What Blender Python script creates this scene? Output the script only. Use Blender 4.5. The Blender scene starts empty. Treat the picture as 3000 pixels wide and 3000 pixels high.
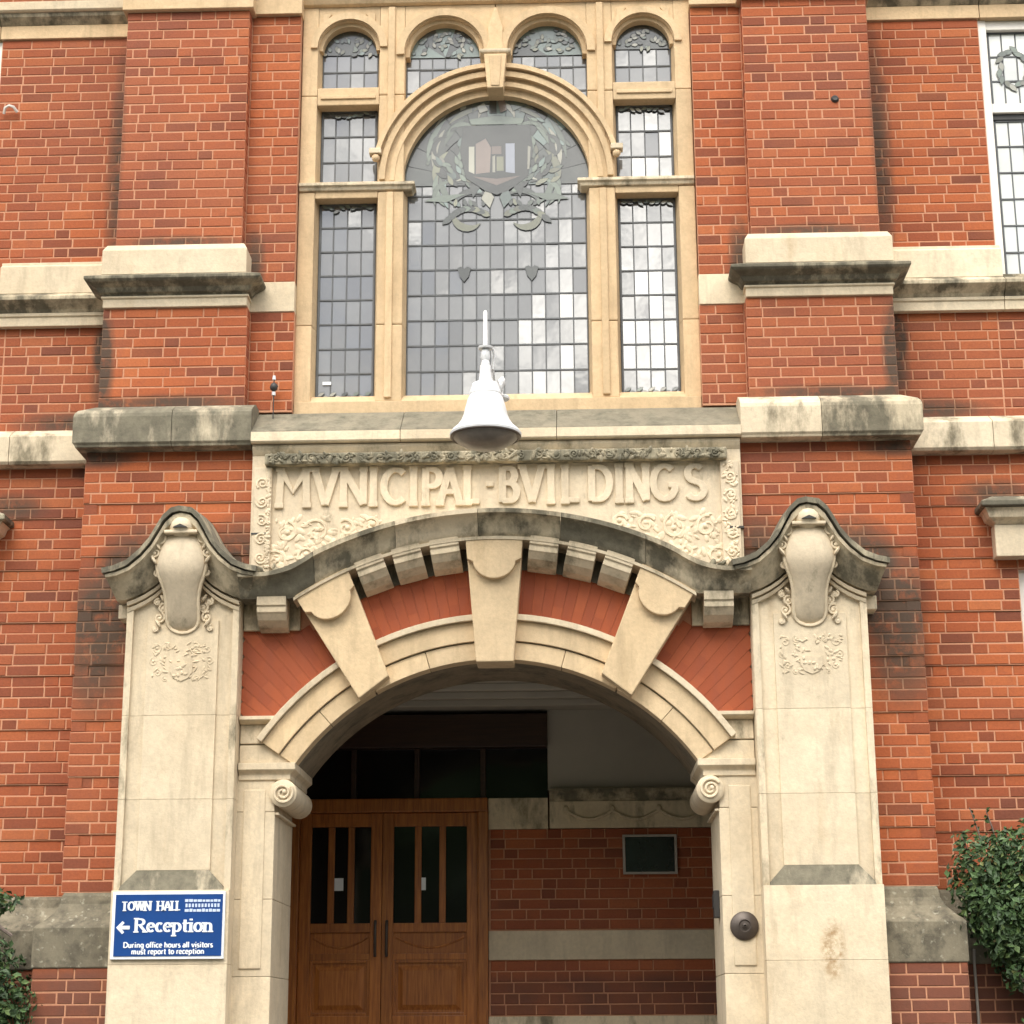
import bpy, bmesh, math, random
from math import sin, cos, pi, radians, sqrt, atan2
from mathutils import Vector, Matrix
random.seed(7)
scene = bpy.context.scene
COL = scene.collection

# ------------------------------------------------------------------ camera
CX, CY, CZ = 0.4795, -12.1, 0.5
TILT, YAW, ROLL = radians(15.35), radians(-1.8275), radians(-0.331)
fw = Vector((sin(YAW)*cos(TILT), cos(YAW)*cos(TILT), sin(TILT)))
rt = Vector((cos(YAW), -sin(YAW), 0)); upv = rt.cross(fw)
rt, upv = cos(ROLL)*rt + sin(ROLL)*upv, -sin(ROLL)*rt + cos(ROLL)*upv
cam_d = bpy.data.cameras.new('camera'); cam = bpy.data.objects.new('camera', cam_d); COL.objects.link(cam)
cam.matrix_world = Matrix(((rt.x, upv.x, -fw.x, CX), (rt.y, upv.y, -fw.y, CY), (rt.z, upv.z, -fw.z, CZ), (0, 0, 0, 1)))
cam_d.sensor_width = 36.0; cam_d.lens = 66.0; cam_d.clip_end = 2000
scene.camera = cam

# ------------------------------------------------------------------ sky, sun, exposure
SUN_EL, SUN_AZ = radians(50), radians(190)       # azimuth measured clockwise from +Y
world = bpy.data.worlds.new('World'); scene.world = world; world.use_nodes = True
wn = world.node_tree; wn.nodes.clear()
def WN(t): return wn.nodes.new(t)
out = WN('ShaderNodeOutputWorld'); bg = WN('ShaderNodeBackground')
sky = WN('ShaderNodeTexSky'); sky.sky_type = 'NISHITA'; sky.sun_disc = False
sky.sun_elevation = SUN_EL; sky.sun_rotation = SUN_AZ; sky.air_density = 1.0; sky.dust_density = 1.5
tc = WN('ShaderNodeTexCoord'); mp = WN('ShaderNodeMapping')
mp.inputs['Scale'].default_value = (1.0, 1.0, 2.0); mp.inputs['Location'].default_value = (1.555, 2.89, -1.62)
nz = WN('ShaderNodeTexNoise'); nz.inputs['Scale'].default_value = 3.2; nz.inputs['Detail'].default_value = 7
nz.inputs['Roughness'].default_value = 0.55
cov = WN('ShaderNodeValToRGB'); cov.color_ramp.elements[0].position = 0.30; cov.color_ramp.elements[1].position = 0.48
shade = WN('ShaderNodeValToRGB')
shade.color_ramp.elements[0].position = 0.36; shade.color_ramp.elements[0].color = (4.2, 4.35, 4.7, 1)
shade.color_ramp.elements[1].position = 0.68; shade.color_ramp.elements[1].color = (38.0, 36.3, 33.5, 1)
mid_ = shade.color_ramp.elements.new(.54); mid_.color = (9.0, 8.9, 8.8, 1)
mixw = WN('ShaderNodeMixRGB')
wn.links.new(tc.outputs['Generated'], mp.inputs['Vector']); wn.links.new(mp.outputs[0], nz.inputs['Vector'])
wn.links.new(nz.outputs['Fac'], cov.inputs[0]); wn.links.new(nz.outputs['Fac'], shade.inputs[0])
sepw = WN('ShaderNodeSeparateXYZ'); wn.links.new(tc.outputs['Generated'], sepw.inputs[0])
cie = WN('ShaderNodeMath'); cie.operation = 'MULTIPLY_ADD'; cie.inputs[1].default_value = 1.5; cie.inputs[2].default_value = 0.45; cie.use_clamp = False
wn.links.new(sepw.outputs[2], cie.inputs[0])                    # overcast sky: (1 + 2 sin e) / 3
mul = WN('ShaderNodeMixRGB'); mul.blend_type = 'MULTIPLY'; mul.inputs[0].default_value = 1.0
wn.links.new(shade.outputs[0], mul.inputs[1]); wn.links.new(cie.outputs[0], mul.inputs[2])
wn.links.new(cov.outputs[0], mixw.inputs[0]); wn.links.new(sky.outputs[0], mixw.inputs[1]); wn.links.new(mul.outputs[0], mixw.inputs[2])
bg.inputs['Strength'].default_value = 0.10
wn.links.new(mixw.outputs[0], bg.inputs['Color']); wn.links.new(bg.outputs[0], out.inputs[0])
sd = bpy.data.lights.new('sun', 'SUN'); sun = bpy.data.objects.new('sun', sd); COL.objects.link(sun)
sd.energy = 0.9; sd.angle = radians(28); sd.color = (1.0, 0.92, 0.79)
to_sun = Vector((sin(SUN_AZ)*cos(SUN_EL), cos(SUN_AZ)*cos(SUN_EL), sin(SUN_EL)))
sun.rotation_euler = to_sun.to_track_quat('Z', 'Y').to_euler()
vs = scene.view_settings; vs.view_transform = 'Standard'; vs.look = 'None'; vs.exposure = 1.18; vs.gamma = 1.0
vs.use_curve_mapping = False

# ------------------------------------------------------------------ materials
MATS = {}
class NT:
    def __init__(s, name, rough=0.85):
        m = bpy.data.materials.new(name); m.use_nodes = True; s.m = m; s.t = m.node_tree
        s.b = s.t.nodes['Principled BSDF']; s.b.inputs['Roughness'].default_value = rough
        s.pos = s.n('ShaderNodeNewGeometry').outputs['Position']; MATS[name] = m
    def n(s, t): return s.t.nodes.new(t)
    def l(s, a, b): s.t.links.new(a, b)
    def noise(s, scale, detail=4, rough=.55, vec=None, stretch=None):
        v = vec or s.pos
        if stretch:
            mpn = s.n('ShaderNodeMapping'); mpn.inputs['Scale'].default_value = stretch; s.l(v, mpn.inputs[0]); v = mpn.outputs[0]
        nn = s.n('ShaderNodeTexNoise'); nn.inputs['Scale'].default_value = scale; nn.inputs['Detail'].default_value = detail
        nn.inputs['Roughness'].default_value = rough; s.l(v, nn.inputs['Vector']); return nn.outputs['Fac']
    def ramp(s, f, stops):
        r = s.n('ShaderNodeValToRGB'); e = r.color_ramp.elements
        while len(e) < len(stops): e.new(.5)
        for q, (p, c) in zip(e, stops):
            q.position = p; q.color = (c, c, c, 1) if not isinstance(c, tuple) else (*c, 1)
        s.l(f, r.inputs[0]); return r.outputs[0]
    def mix(s, f, a, b, mode='MIX'):
        x = s.n('ShaderNodeMixRGB'); x.blend_type = mode
        for v, i in ((f, 0), (a, 1), (b, 2)):
            if hasattr(v, 'node'): s.l(v, x.inputs[i])
            elif i == 0: x.inputs[0].default_value = v
            else: x.inputs[i].default_value = (*v, 1)
        return x.outputs[0]
    def math(s, op, a, b=0.0):
        x = s.n('ShaderNodeMath'); x.operation = op
        for v, i in ((a, 0), (b, 1)):
            if hasattr(v, 'node'): s.l(v, x.inputs[i])
            else: x.inputs[i].default_value = v
        return x.outputs[0]
    def objrand(s): return s.n('ShaderNodeObjectInfo').outputs['Random']
    def bump(s, h, strength=.3, dist=.01):
        x = s.n('ShaderNodeBump'); x.inputs['Strength'].default_value = strength; x.inputs['Distance'].default_value = dist
        s.l(h, x.inputs['Height']); s.l(x.outputs[0], s.b.inputs['Normal'])
    def col(s, c):
        if hasattr(c, 'node'): s.l(c, s.b.inputs['Base Color'])
        else: s.b.inputs['Base Color'].default_value = (*c, 1)
        return s.m

def stone(name, c1, c2, soot=0.0, sootcol=(.06, .055, .042), streak=(2.2, 2.2, 0.9), lichen=0.0, scale=2.2, rust=0.0):
    k = NT(name, .9)
    a = k.noise(1.1, 6, .6); g = k.noise(38, 5, .7); md = k.noise(7, 5, .6)
    c = k.mix(k.ramp(a, [(.3, 0.0), (.7, 1.0)]), c1, c2)
    c = k.mix(1.0, c, k.ramp(g, [(.25, .86), (.7, 1.06)]), 'MULTIPLY')
    c = k.mix(1.0, c, k.ramp(md, [(.3, .90), (.65, 1.04)]), 'MULTIPLY')
    c = k.mix(1.0, c, k.ramp(k.objrand(), [(0, .89), (1, 1.06)]), 'MULTIPLY')
    # faint darker runs and stains
    st = k.noise(3.0, 6, .65, stretch=(3.2, 3.2, .55))
    c = k.mix(k.ramp(st, [(.52, 0.0), (.74, .5)]), c, tuple(.5*v for v in c2))
    sp_ = k.noise(19, 6, .75); c = k.mix(k.ramp(sp_, [(.60, 0.0), (.74, .45)]), c, (.27, .22, .14))
    if rust: 
        rn = k.noise(1.6, 5, .6, stretch=(2.4, 2.4, .7)); c = k.mix(k.ramp(rn, [(.60, 0.0), (.75, rust)]), c, (.36, .23, .10))
    if soot > 0:
        s1 = k.noise(scale, 9, .68, stretch=streak)
        lo = .72 - .5*soot
        f = k.ramp(s1, [(lo, 0.0), (lo+.16, .93)])
        sc = k.mix(k.ramp(k.noise(14, 6, .7), [(.3, 0.0), (.7, 1.0)]), sootcol, tuple(2.5*v for v in sootcol))
        c = k.mix(f, c, sc)
    if lichen > 0:
        s2 = k.noise(26, 3, .5); c = k.mix(k.ramp(s2, [(.60, 0.0), (.74, .75)]), c, (.42, .40, .31))
    k.bump(k.math('ADD', k.math('MULTIPLY', g, .6), md), .35, .012)
    return k.col(c)
PALE1, PALE2 = (.735, .63, .465), (.655, .535, .37)
stone('stone_pale', PALE1, PALE2, soot=.10, sootcol=(.22, .18, .12), rust=.4)
stone('stone_warm', (.66, .495, .305), (.62, .445, .26), rust=.12)
stone('stone_arch', (.69, .535, .345), (.65, .485, .29), rust=.25)
stone('stone_panel', (.72, .61, .45), (.64, .53, .38), soot=.27, sootcol=(.15, .13, .09), scale=3.5)
stone('stone_grimy', (.62, .53, .38), (.52, .43, .29), soot=.60, sootcol=(.065, .058, .040))
stone('stone_cornice', (.60, .52, .38), (.52, .44, .31), soot=.76, sootcol=(.075, .068, .048), scale=1.7, streak=(2.4, 2.4, .8))
stone('stone_soffit_shade', (.27, .22, .15), (.20, .16, .11), soot=.5, sootcol=(.07, .06, .042))  # darker stone, paints in the shade on the underside of the arch
stone('stone_slope', (.26, .23, .165), (.20, .175, .125), soot=.62, sootcol=(.085, .077, .055), scale=3)
stone('stone_soot_shade', (.46, .40, .28), (.34, .30, .21), soot=.76, sootcol=(.055, .05, .036), scale=3.2)  # soot on ledges and drips, painted shade behind the dentils
stone('stone_edge', PALE1, PALE2, soot=.43, sootcol=(.10, .085, .055))
stone('stone_lichen', (.27, .235, .165), (.15, .13, .09), soot=.56, sootcol=(.055, .048, .034), lichen=1.0, streak=(2, 2, 2), scale=3.2)
stone('stone_border', (.50, .43, .30), (.42, .36, .25), soot=.66, sootcol=(.07, .065, .045), scale=3)

q = stone('stone_stained', PALE1, PALE2, rust=.35); q = MATS['stone_stained']; nt_ = q.node_tree; bs = nt_.nodes['Principled BSDF']
src_ = bs.inputs['Base Color'].links[0].from_socket
kk = NT.__new__(NT); kk.m = q; kk.t = nt_; kk.b = bs; kk.pos = kk.n('ShaderNodeNewGeometry').outputs['Position']
sp = kk.n('ShaderNodeSeparateXYZ'); kk.l(kk.pos, sp.inputs[0])
dx_ = kk.math('DIVIDE', kk.math('SUBTRACT', sp.outputs[0], 2.0), .085); dz_ = kk.math('DIVIDE', kk.math('SUBTRACT', sp.outputs[2], .93), .20)
dd = kk.math('SUBTRACT', 1.0, kk.math('ADD', kk.math('MULTIPLY', dx_, dx_), kk.math('MULTIPLY', dz_, dz_)))
ff = kk.math('MULTIPLY', kk.math('MAXIMUM', dd, 0.0), kk.ramp(kk.noise(17, 7, .75), [(.42, 0.0), (.62, 1.3)]))
kk.l(kk.mix(kk.math('MINIMUM', ff, .85), src_, (.33, .20, .09)), bs.inputs['Base Color'])
# brick
k = NT('brick', .88)
wnn = k.n('ShaderNodeTexWhiteNoise'); wnn.noise_dimensions = '2D'
cmb = k.n('ShaderNodeCombineXYZ'); isl = k.n('ShaderNodeNewGeometry')
k.l(isl.outputs['Random Per Island'], cmb.inputs[0]); k.l(k.objrand(), cmb.inputs[1]); k.l(cmb.outputs[0], wnn.inputs['Vector'])
rv = wnn.outputs['Value']
c = k.ramp(rv, [(0, (.16, .045, .022)), (.08, (.225, .056, .022)), (.24, (.30, .072, .024)), (.6, (.365, .089, .027)), (.85, (.41, .107, .033)), (1, (.44, .132, .044))])
zone = k.noise(.55, 3, .5); c = k.mix(k.ramp(zone, [(.42, 0.0), (.66, .62)]), c, (.235, .075, .043))
zone2 = k.noise(.8, 3, .5, stretch=(1, 1, 1.3)); c = k.mix(k.ramp(zone2, [(.50, 0.0), (.72, .45)]), c, (.46, .135, .046))
grain = k.noise(60, 5, .7); c = k.mix(1.0, c, k.ramp(grain, [(.25, .80), (.72, 1.10)]), 'MULTIPLY')
smud = k.noise(11, 5, .65); c = k.mix(k.ramp(smud, [(.52, 0.0), (.75, .35)]), c, (.20, .065, .04))
# soot patches left by run-off round the hoods, the band ends and the inner angles
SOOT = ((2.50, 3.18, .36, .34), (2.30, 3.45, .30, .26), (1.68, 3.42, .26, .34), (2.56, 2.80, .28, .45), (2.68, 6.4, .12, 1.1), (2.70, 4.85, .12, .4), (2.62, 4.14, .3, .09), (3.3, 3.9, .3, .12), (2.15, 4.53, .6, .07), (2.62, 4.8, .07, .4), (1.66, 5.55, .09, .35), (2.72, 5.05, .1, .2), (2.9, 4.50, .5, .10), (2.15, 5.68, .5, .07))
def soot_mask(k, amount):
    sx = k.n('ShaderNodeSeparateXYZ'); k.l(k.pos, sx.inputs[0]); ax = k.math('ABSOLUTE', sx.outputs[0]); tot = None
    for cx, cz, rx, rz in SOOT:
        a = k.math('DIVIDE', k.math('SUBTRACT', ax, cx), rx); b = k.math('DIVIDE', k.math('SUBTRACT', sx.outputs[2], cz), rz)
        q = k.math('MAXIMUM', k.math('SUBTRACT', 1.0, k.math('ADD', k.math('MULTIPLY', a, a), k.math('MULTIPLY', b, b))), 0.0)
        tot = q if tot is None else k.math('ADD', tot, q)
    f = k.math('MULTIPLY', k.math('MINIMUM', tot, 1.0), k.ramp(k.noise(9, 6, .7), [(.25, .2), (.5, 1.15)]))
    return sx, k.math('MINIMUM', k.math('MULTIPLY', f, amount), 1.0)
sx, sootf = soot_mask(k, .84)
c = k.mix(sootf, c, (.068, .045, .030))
low = k.ramp(k.math('MULTIPLY', sx.outputs[2], .1), [(.082, 1.0), (.09, 0.0)])          # damp-stained base courses
c = k.mix(k.math('MULTIPLY', low, k.ramp(k.noise(3, 5), [(.3, .45), (.6, .85)])), c, (.13, .055, .037))
k.bump(k.math('ADD', grain, k.math('MULTIPLY', smud, .7)), .4, .006); k.col(c)
# mortar
m_ = NT('mortar', .95)
c = m_.ramp(m_.noise(1.2, 5, .6), [(.3, (.48, .22, .125)), (.7, (.57, .29, .175))])
c = m_.mix(1.0, c, m_.ramp(m_.noise(70, 4, .7), [(.3, .85), (.7, 1.08)]), 'MULTIPLY')
_, msoot = soot_mask(m_, .72); c = m_.mix(msoot, c, (.13, .085, .055))
m_.bump(m_.noise(90, 4), .3, .005); m_.col(c)
# rubbed gauged brick
k = NT('rubbed_brick', .8)
c = k.ramp(k.objrand(), [(0, (.285, .062, .021)), (.5, (.315, .071, .024)), (1, (.35, .083, .028))])
c = k.mix(k.ramp(k.noise(6, 6, .7, stretch=(2.5, 2.5, .6)), [(.45, 0.0), (.75, .5)]), c, (.22, .06, .035))
k.bump(k.noise(50, 5), .15, .004); k.col(c)

def plain(name, c, rough=.6, metal=0.0, var=.12, bump=0.0, sc=14):
    q = NT(name, rough); q.b.inputs['Metallic'].default_value = metal
    cc = q.mix(1.0, c, q.ramp(q.noise(sc, 5, .6), [(.3, 1-var), (.7, 1+var*.6)]), 'MULTIPLY')
    if bump: q.bump(q.noise(sc*3, 4), bump, .004)
    return q.col(cc)
plain('white_paint', (.64, .65, .66), .4, var=.16, sc=9)
plain('window_paint', (.80, .76, .70), .5, var=.07)
plain('black_metal', (.035, .033, .032), .5, var=.3)
plain('bronze_dark', (.085, .068, .058), .45, .4, var=.3)
plain('lamp_glass', (.19, .17, .15), .35, var=.25)
plain('lead', (.11, .115, .12), .7, var=.2)
plain('sign_blue', (.006, .052, .22), .35, var=.12, sc=5)
plain('sign_white', (.80, .83, .86), .4, var=.03)
plain('sign_pale_blue', (.55, .64, .80), .4, var=.03)
plain('plaster_grey', (.42, .39, .33), .9, var=.10, sc=2)
plain('tarmac', (.07, .068, .064), .95, var=.25, bump=.4, sc=30)
plain('step_stone', (.12, .10, .085), .9, var=.2, bump=.3)
plain('roof_slate', (.10, .10, .11), .7, var=.2)
plain('dark_board', (.012, .016, .018), .25, var=.2)
plain('stem_bark', (.16, .125, .105), .9, var=.3, bump=.4, sc=30)
plain('cable_grey', (.42, .38, .34), .6)
k = NT('wood', .38)
gr = k.noise(7, 7, .65, stretch=(9, 9, .55))
c = k.ramp(gr, [(.25, (.17, .050, .012)), (.5, (.37, .120, .024)), (.75, (.52, .195, .042))])
c = k.mix(1.0, c, k.ramp(k.objrand(), [(0, .85), (1, 1.1)]), 'MULTIPLY'); k.bump(gr, .1, .004); k.col(c)
k = NT('dark_wood', .45)
gr = k.noise(7, 7, .65, stretch=(.55, 9, 9)); k.col(k.ramp(gr, [(.3, (.025, .011, .006)), (.7, (.05, .022, .010))]))
k = NT('leaf', .58)
c = k.ramp(k.n('ShaderNodeNewGeometry').outputs['Random Per Island'], [(0, (.020, .044, .014)), (.5, (.045, .092, .028)), (.85, (.075, .135, .042)), (.97, (.12, .165, .05)), (1, (.16, .12, .05))])
k.col(c)
plain('branch_green', (.07, .08, .04), .8)

def glass(name, c, gloss=.30, rough=.05, var=.25):
    q = NT(name, .3)
    wnz = q.n('ShaderNodeTexWhiteNoise'); wnz.noise_dimensions = '1D'; q.l(q.objrand(), wnz.inputs['W'])
    cc = q.mix(1.0, c, q.ramp(wnz.outputs['Value'], [(0, 1-var), (1, 1+var)]), 'MULTIPLY')
    cc = q.mix(1.0, cc, q.ramp(q.noise(5, 3), [(.3, .9), (.7, 1.08)]), 'MULTIPLY')
    q.col(cc); q.b.inputs['Roughness'].default_value = .35
    g = q.n('ShaderNodeBsdfGlossy'); g.inputs['Roughness'].default_value = rough
    mx = q.n('ShaderNodeMixShader'); mx.inputs[0].default_value = gloss
    o = q.t.nodes['Material Output']; q.l(q.b.outputs[0], mx.inputs[1]); q.l(g.outputs[0], mx.inputs[2]); q.l(mx.outputs[0], o.inputs[0])
    bp = q.n('ShaderNodeBump'); bp.inputs['Strength'].default_value = .05; bp.inputs['Distance'].default_value = .01
    q.l(q.noise(9, 2), bp.inputs['Height']); q.l(bp.outputs[0], g.inputs['Normal'])
    return q.m
glass('pane_glass', (.09, .093, .092), .20, var=.35)
glass('pane_pale', (.66, .68, .62), .22, var=.12)
glass('door_glass', (.008, .008, .008), .025); MATS['door_glass'].node_tree.nodes['Principled BSDF'].inputs['Specular IOR Level'].default_value = .08
for nm, cc in (('ground', (.075, .092, .085)), ('green', (.105, .135, .105)), ('dark', (.06, .075, .065)), ('olive', (.14, .145, .095)), ('cream', (.27, .265, .215)), ('rose', (.17, .13, .11)), ('sky', (.22, .24, .29)), ('teal', (.12, .165, .15))):
    glass('glass_'+nm, tuple((.5 if nm in ('ground', 'dark') else 1.0)*v for v in cc), .085, .10, .4)

# ------------------------------------------------------------------ mesh helpers
class MB:
    def __init__(s): s.v = []; s.f = []
    def add(s, vs_, fs):
        o = len(s.v); s.v += [tuple(p) for p in vs_]; s.f += [tuple(i+o for i in f) for f in fs]; return s
    def box(s, x0, x1, y0, y1, z0, z1):
        if x0 > x1: x0, x1 = x1, x0
        return s.add([(x0,y0,z0),(x1,y0,z0),(x1,y1,z0),(x0,y1,z0),(x0,y0,z1),(x1,y0,z1),(x1,y1,z1),(x0,y1,z1)],
                     [(0,3,2,1),(4,5,6,7),(0,1,5,4),(1,2,6,5),(2,3,7,6),(3,0,4,7)])
    def prism(s, poly, y0, y1):            # poly of (x,z), y0 front
        a = sum(poly[i][0]*poly[(i+1) % len(poly)][1]-poly[(i+1) % len(poly)][0]*poly[i][1] for i in range(len(poly)))
        if a < 0: poly = poly[::-1]
        n = len(poly)
        return s.add([(x,y0,z) for x,z in poly]+[(x,y1,z) for x,z in poly],
                     [tuple(range(n)), tuple(range(2*n-1, n-1, -1))]+[((i+1)%n, i, n+i, n+(i+1)%n) for i in range(n)])
    def loft(s, rings, closed=True, caps=True):
        n = len(rings[0]); o = len(s.v)
        for r in rings: s.v += [tuple(p) for p in r]
        m = n if closed else n-1
        for i in range(len(rings)-1):
            for j in range(m):
                a, b = o+i*n+j, o+i*n+(j+1) % n; s.f.append((a, b, b+n, a+n))
        if caps and closed:
            s.f.append(tuple(o+j for j in range(n-1, -1, -1))); s.f.append(tuple(o+(len(rings)-1)*n+j for j in range(n)))
        return s
    def mould(s, x0, x1, yf, yb, prof, ends=(1, 1)):   # prof [(proj,z)] bottom to top; mitred returns
        rings = []
        for p, z in prof:
            a, b = x0-p*ends[0], x1+p*ends[1]
            rings.append([(a, yf-p, z), (b, yf-p, z), (b, yb, z), (a, yb, z)])
        return s.loft(rings)
    def tube(s, pts, r, n=6, r2=None):
        pts = [Vector(p) for p in pts]; rings = []
        for i, p in enumerate(pts):
            t = (pts[min(i+1, len(pts)-1)]-pts[max(i-1, 0)]).normalized()
            a = t.cross(Vector((0, 1, 0.01)));
            if a.length < .05: a = t.cross(Vector((1, 0, 0)))
            a.normalize(); b = t.cross(a)
            rr = r if r2 is None else r+(r2-r)*i/(len(pts)-1)
            rings.append([p+a*rr*cos(2*pi*j/n)+b*rr*sin(2*pi*j/n) for j in range(n)])
        return s.loft(rings)
    def lathe(s, prof, cx, cy, cz, n=32, axis='z'):
        rings = []
        for r, h in prof:
            r = max(r, .0005)
            if axis == 'z': rings.append([(cx+r*cos(2*pi*j/n), cy+r*sin(2*pi*j/n), cz+h) for j in range(n)])
            else: rings.append([(cx+r*cos(2*pi*j/n), cy+h, cz-r*sin(2*pi*j/n)) for j in range(n)])
        return s.loft(rings)
    def blob(s, c, rx, ry, rz, rot=0.0, nu=7, nv=5):   # ellipsoid, rotated about y
        cr, sr = cos(rot), sin(rot); rings = []
        for i in range(nv+1):
            th = pi*i/nv; q = max(sin(th), .02)
            ring = []
            for j in range(nu):
                ph = 2*pi*j/nu; x, y, z = rx*q*cos(ph), ry*q*sin(ph), rz*cos(th)
                ring.append((c[0]+x*cr+z*sr, c[1]+y, c[2]-x*sr+z*cr))
            rings.append(ring)
        return s.loft(rings, caps=False)
    def build(s, name, mat, parent=None, smooth=False, bevel=0.0):
        me = bpy.data.meshes.new(name); me.from_pydata(s.v, [], s.f)
        bm = bmesh.new(); bm.from_mesh(me); bmesh.ops.recalc_face_normals(bm, faces=bm.faces)
        if bevel:
            bmesh.ops.bevel(bm, geom=[e for e in bm.edges if e.is_manifold and e.calc_face_angle(0) > .5], offset=bevel, segments=2, affect='EDGES', profile=.6, clamp_overlap=True)
        bm.to_mesh(me); bm.free()
        if smooth:
            for p in me.polygons: p.use_smooth = True
            try: me.set_sharp_from_angle(angle=radians(38))
            except Exception: pass
        me.materials.append(MATS[mat])
        o = bpy.data.objects.new(name, me); COL.objects.link(o)
        if parent: o.parent = parent
        return o
def empty(name, parent=None, loc=(0, 0, 0)):
    e = bpy.data.objects.new(name, None); e.empty_display_size = .2; COL.objects.link(e); e.location = loc
    if parent: e.parent = parent
    return e
def tag(o, label=None, cat=None, group=None, kind=None):
    for kk, vv in (('label', label), ('category', cat), ('group', group), ('kind', kind)):
        if vv: o[kk] = vv
    return o
def B(name, mat, parent, x0, x1, y0, y1, z0, z1, bevel=.006):
    return MB().box(x0, x1, y0, y1, z0, z1).build(name, mat, parent, bevel=bevel)

# ------------------------------------------------------------------ ground and steps
GZ = -1.02
g = MB(); g.add([(-400, -400, GZ), (400, -400, GZ), (400, 400, GZ), (-400, 400, GZ)], [(0, 1, 2, 3)])
tag(g.build('ground', 'tarmac'), kind='structure')
steps = empty('entrance_steps', None, (0, -1.5, GZ)); tag(steps, 'flight of stone steps leading up to the arched entrance', 'steps')
for i in range(6):
    st = B('step', 'step_stone', steps, -1.59, 1.59, -.60-.32*(i+1), -.44, GZ+.17*(5-i)-.17*0, GZ+.17*(6-i)-.002*i, .01)
    st.location = (0, 1.5, -GZ)

# unseen tree belt, added to darken the porch and undersides; reflects in door glass
tl = MB(); rows_ = []
for i in range(121):
    x = -90+1.5*i; h = 14.0+1.6*sin(i*.55)+1.2*sin(i*1.31+1)+.8*sin(i*2.9); yb = -33+2.0*sin(i*.4)
    rows_.append([(x, yb+1.2*sin(i*1.7+j)+(.9-.5*(j/10-.4)**2*8)*(2.0 if 0 < j < 10 else 0), GZ+h*j/10+.35*sin(i*2.3+j*1.9)*(j > 0)) for j in range(11)])
tl.loft(rows_, closed=False)
tag(tl.build('shade_tree_belt', 'leaf'), kind='stuff')

# ------------------------------------------------------------------ the town hall
hall = empty('town_hall', None, (0, 0, 0))
tag(hall, 'red brick town hall front with carved stone portal and tall leaded window', 'building')
def P(name): return empty(name, hall)

# --- brick layer
BR = []       # (origin Vec (front centre), u, n, w, h)
def lay(O, u, length, z0, nc, h, n, phase=0, recess=(), holes=()):
    O, u, n = Vector(O), Vector(u), Vector(n); J = .0095
    for i in range(nc):
        zc = z0+h*(i+.5); kind = (i+phase) % 2
        seq = []; x = 0.0
        if kind == 0: start, pat = random.choice((.112, .17, .215)), random.choice(((.215,), (.215, .215, .1025), (.215, .1025)))
        else: start, pat = random.choice((.05, .1025, .16)), (.1025, .215) if random.random() < .75 else (.1025, .1025, .215)
        ws = [start]; t = start; j = 0
        while t < length: ws.append(pat[j % len(pat)]+random.uniform(-.003, .003)); t += ws[-1]; j += 1
        for w in ws:
            e = min(x+w, length)
            if length-e < .04: e = length
            if e-x > .02:
                bw = e-x-J
                cc = O+u*((x+e)/2); cc.z = zc
                if i in recess: cc = cc-n*.011
                cc = cc+n*random.uniform(-.0015, .002)
                hit = any(a < cc.x < b and c_ < cc.z < d for a, b, c_, d in holes)
                if bw > .018 and not hit: BR.append((cc, u, n, bw, h-J+random.uniform(-.001, .001)))
            x = e
            if x >= length: break
NF = (0, -1, 0)
c0 = .0715
rec40 = tuple(5*q+4 for q in range(8))
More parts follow.
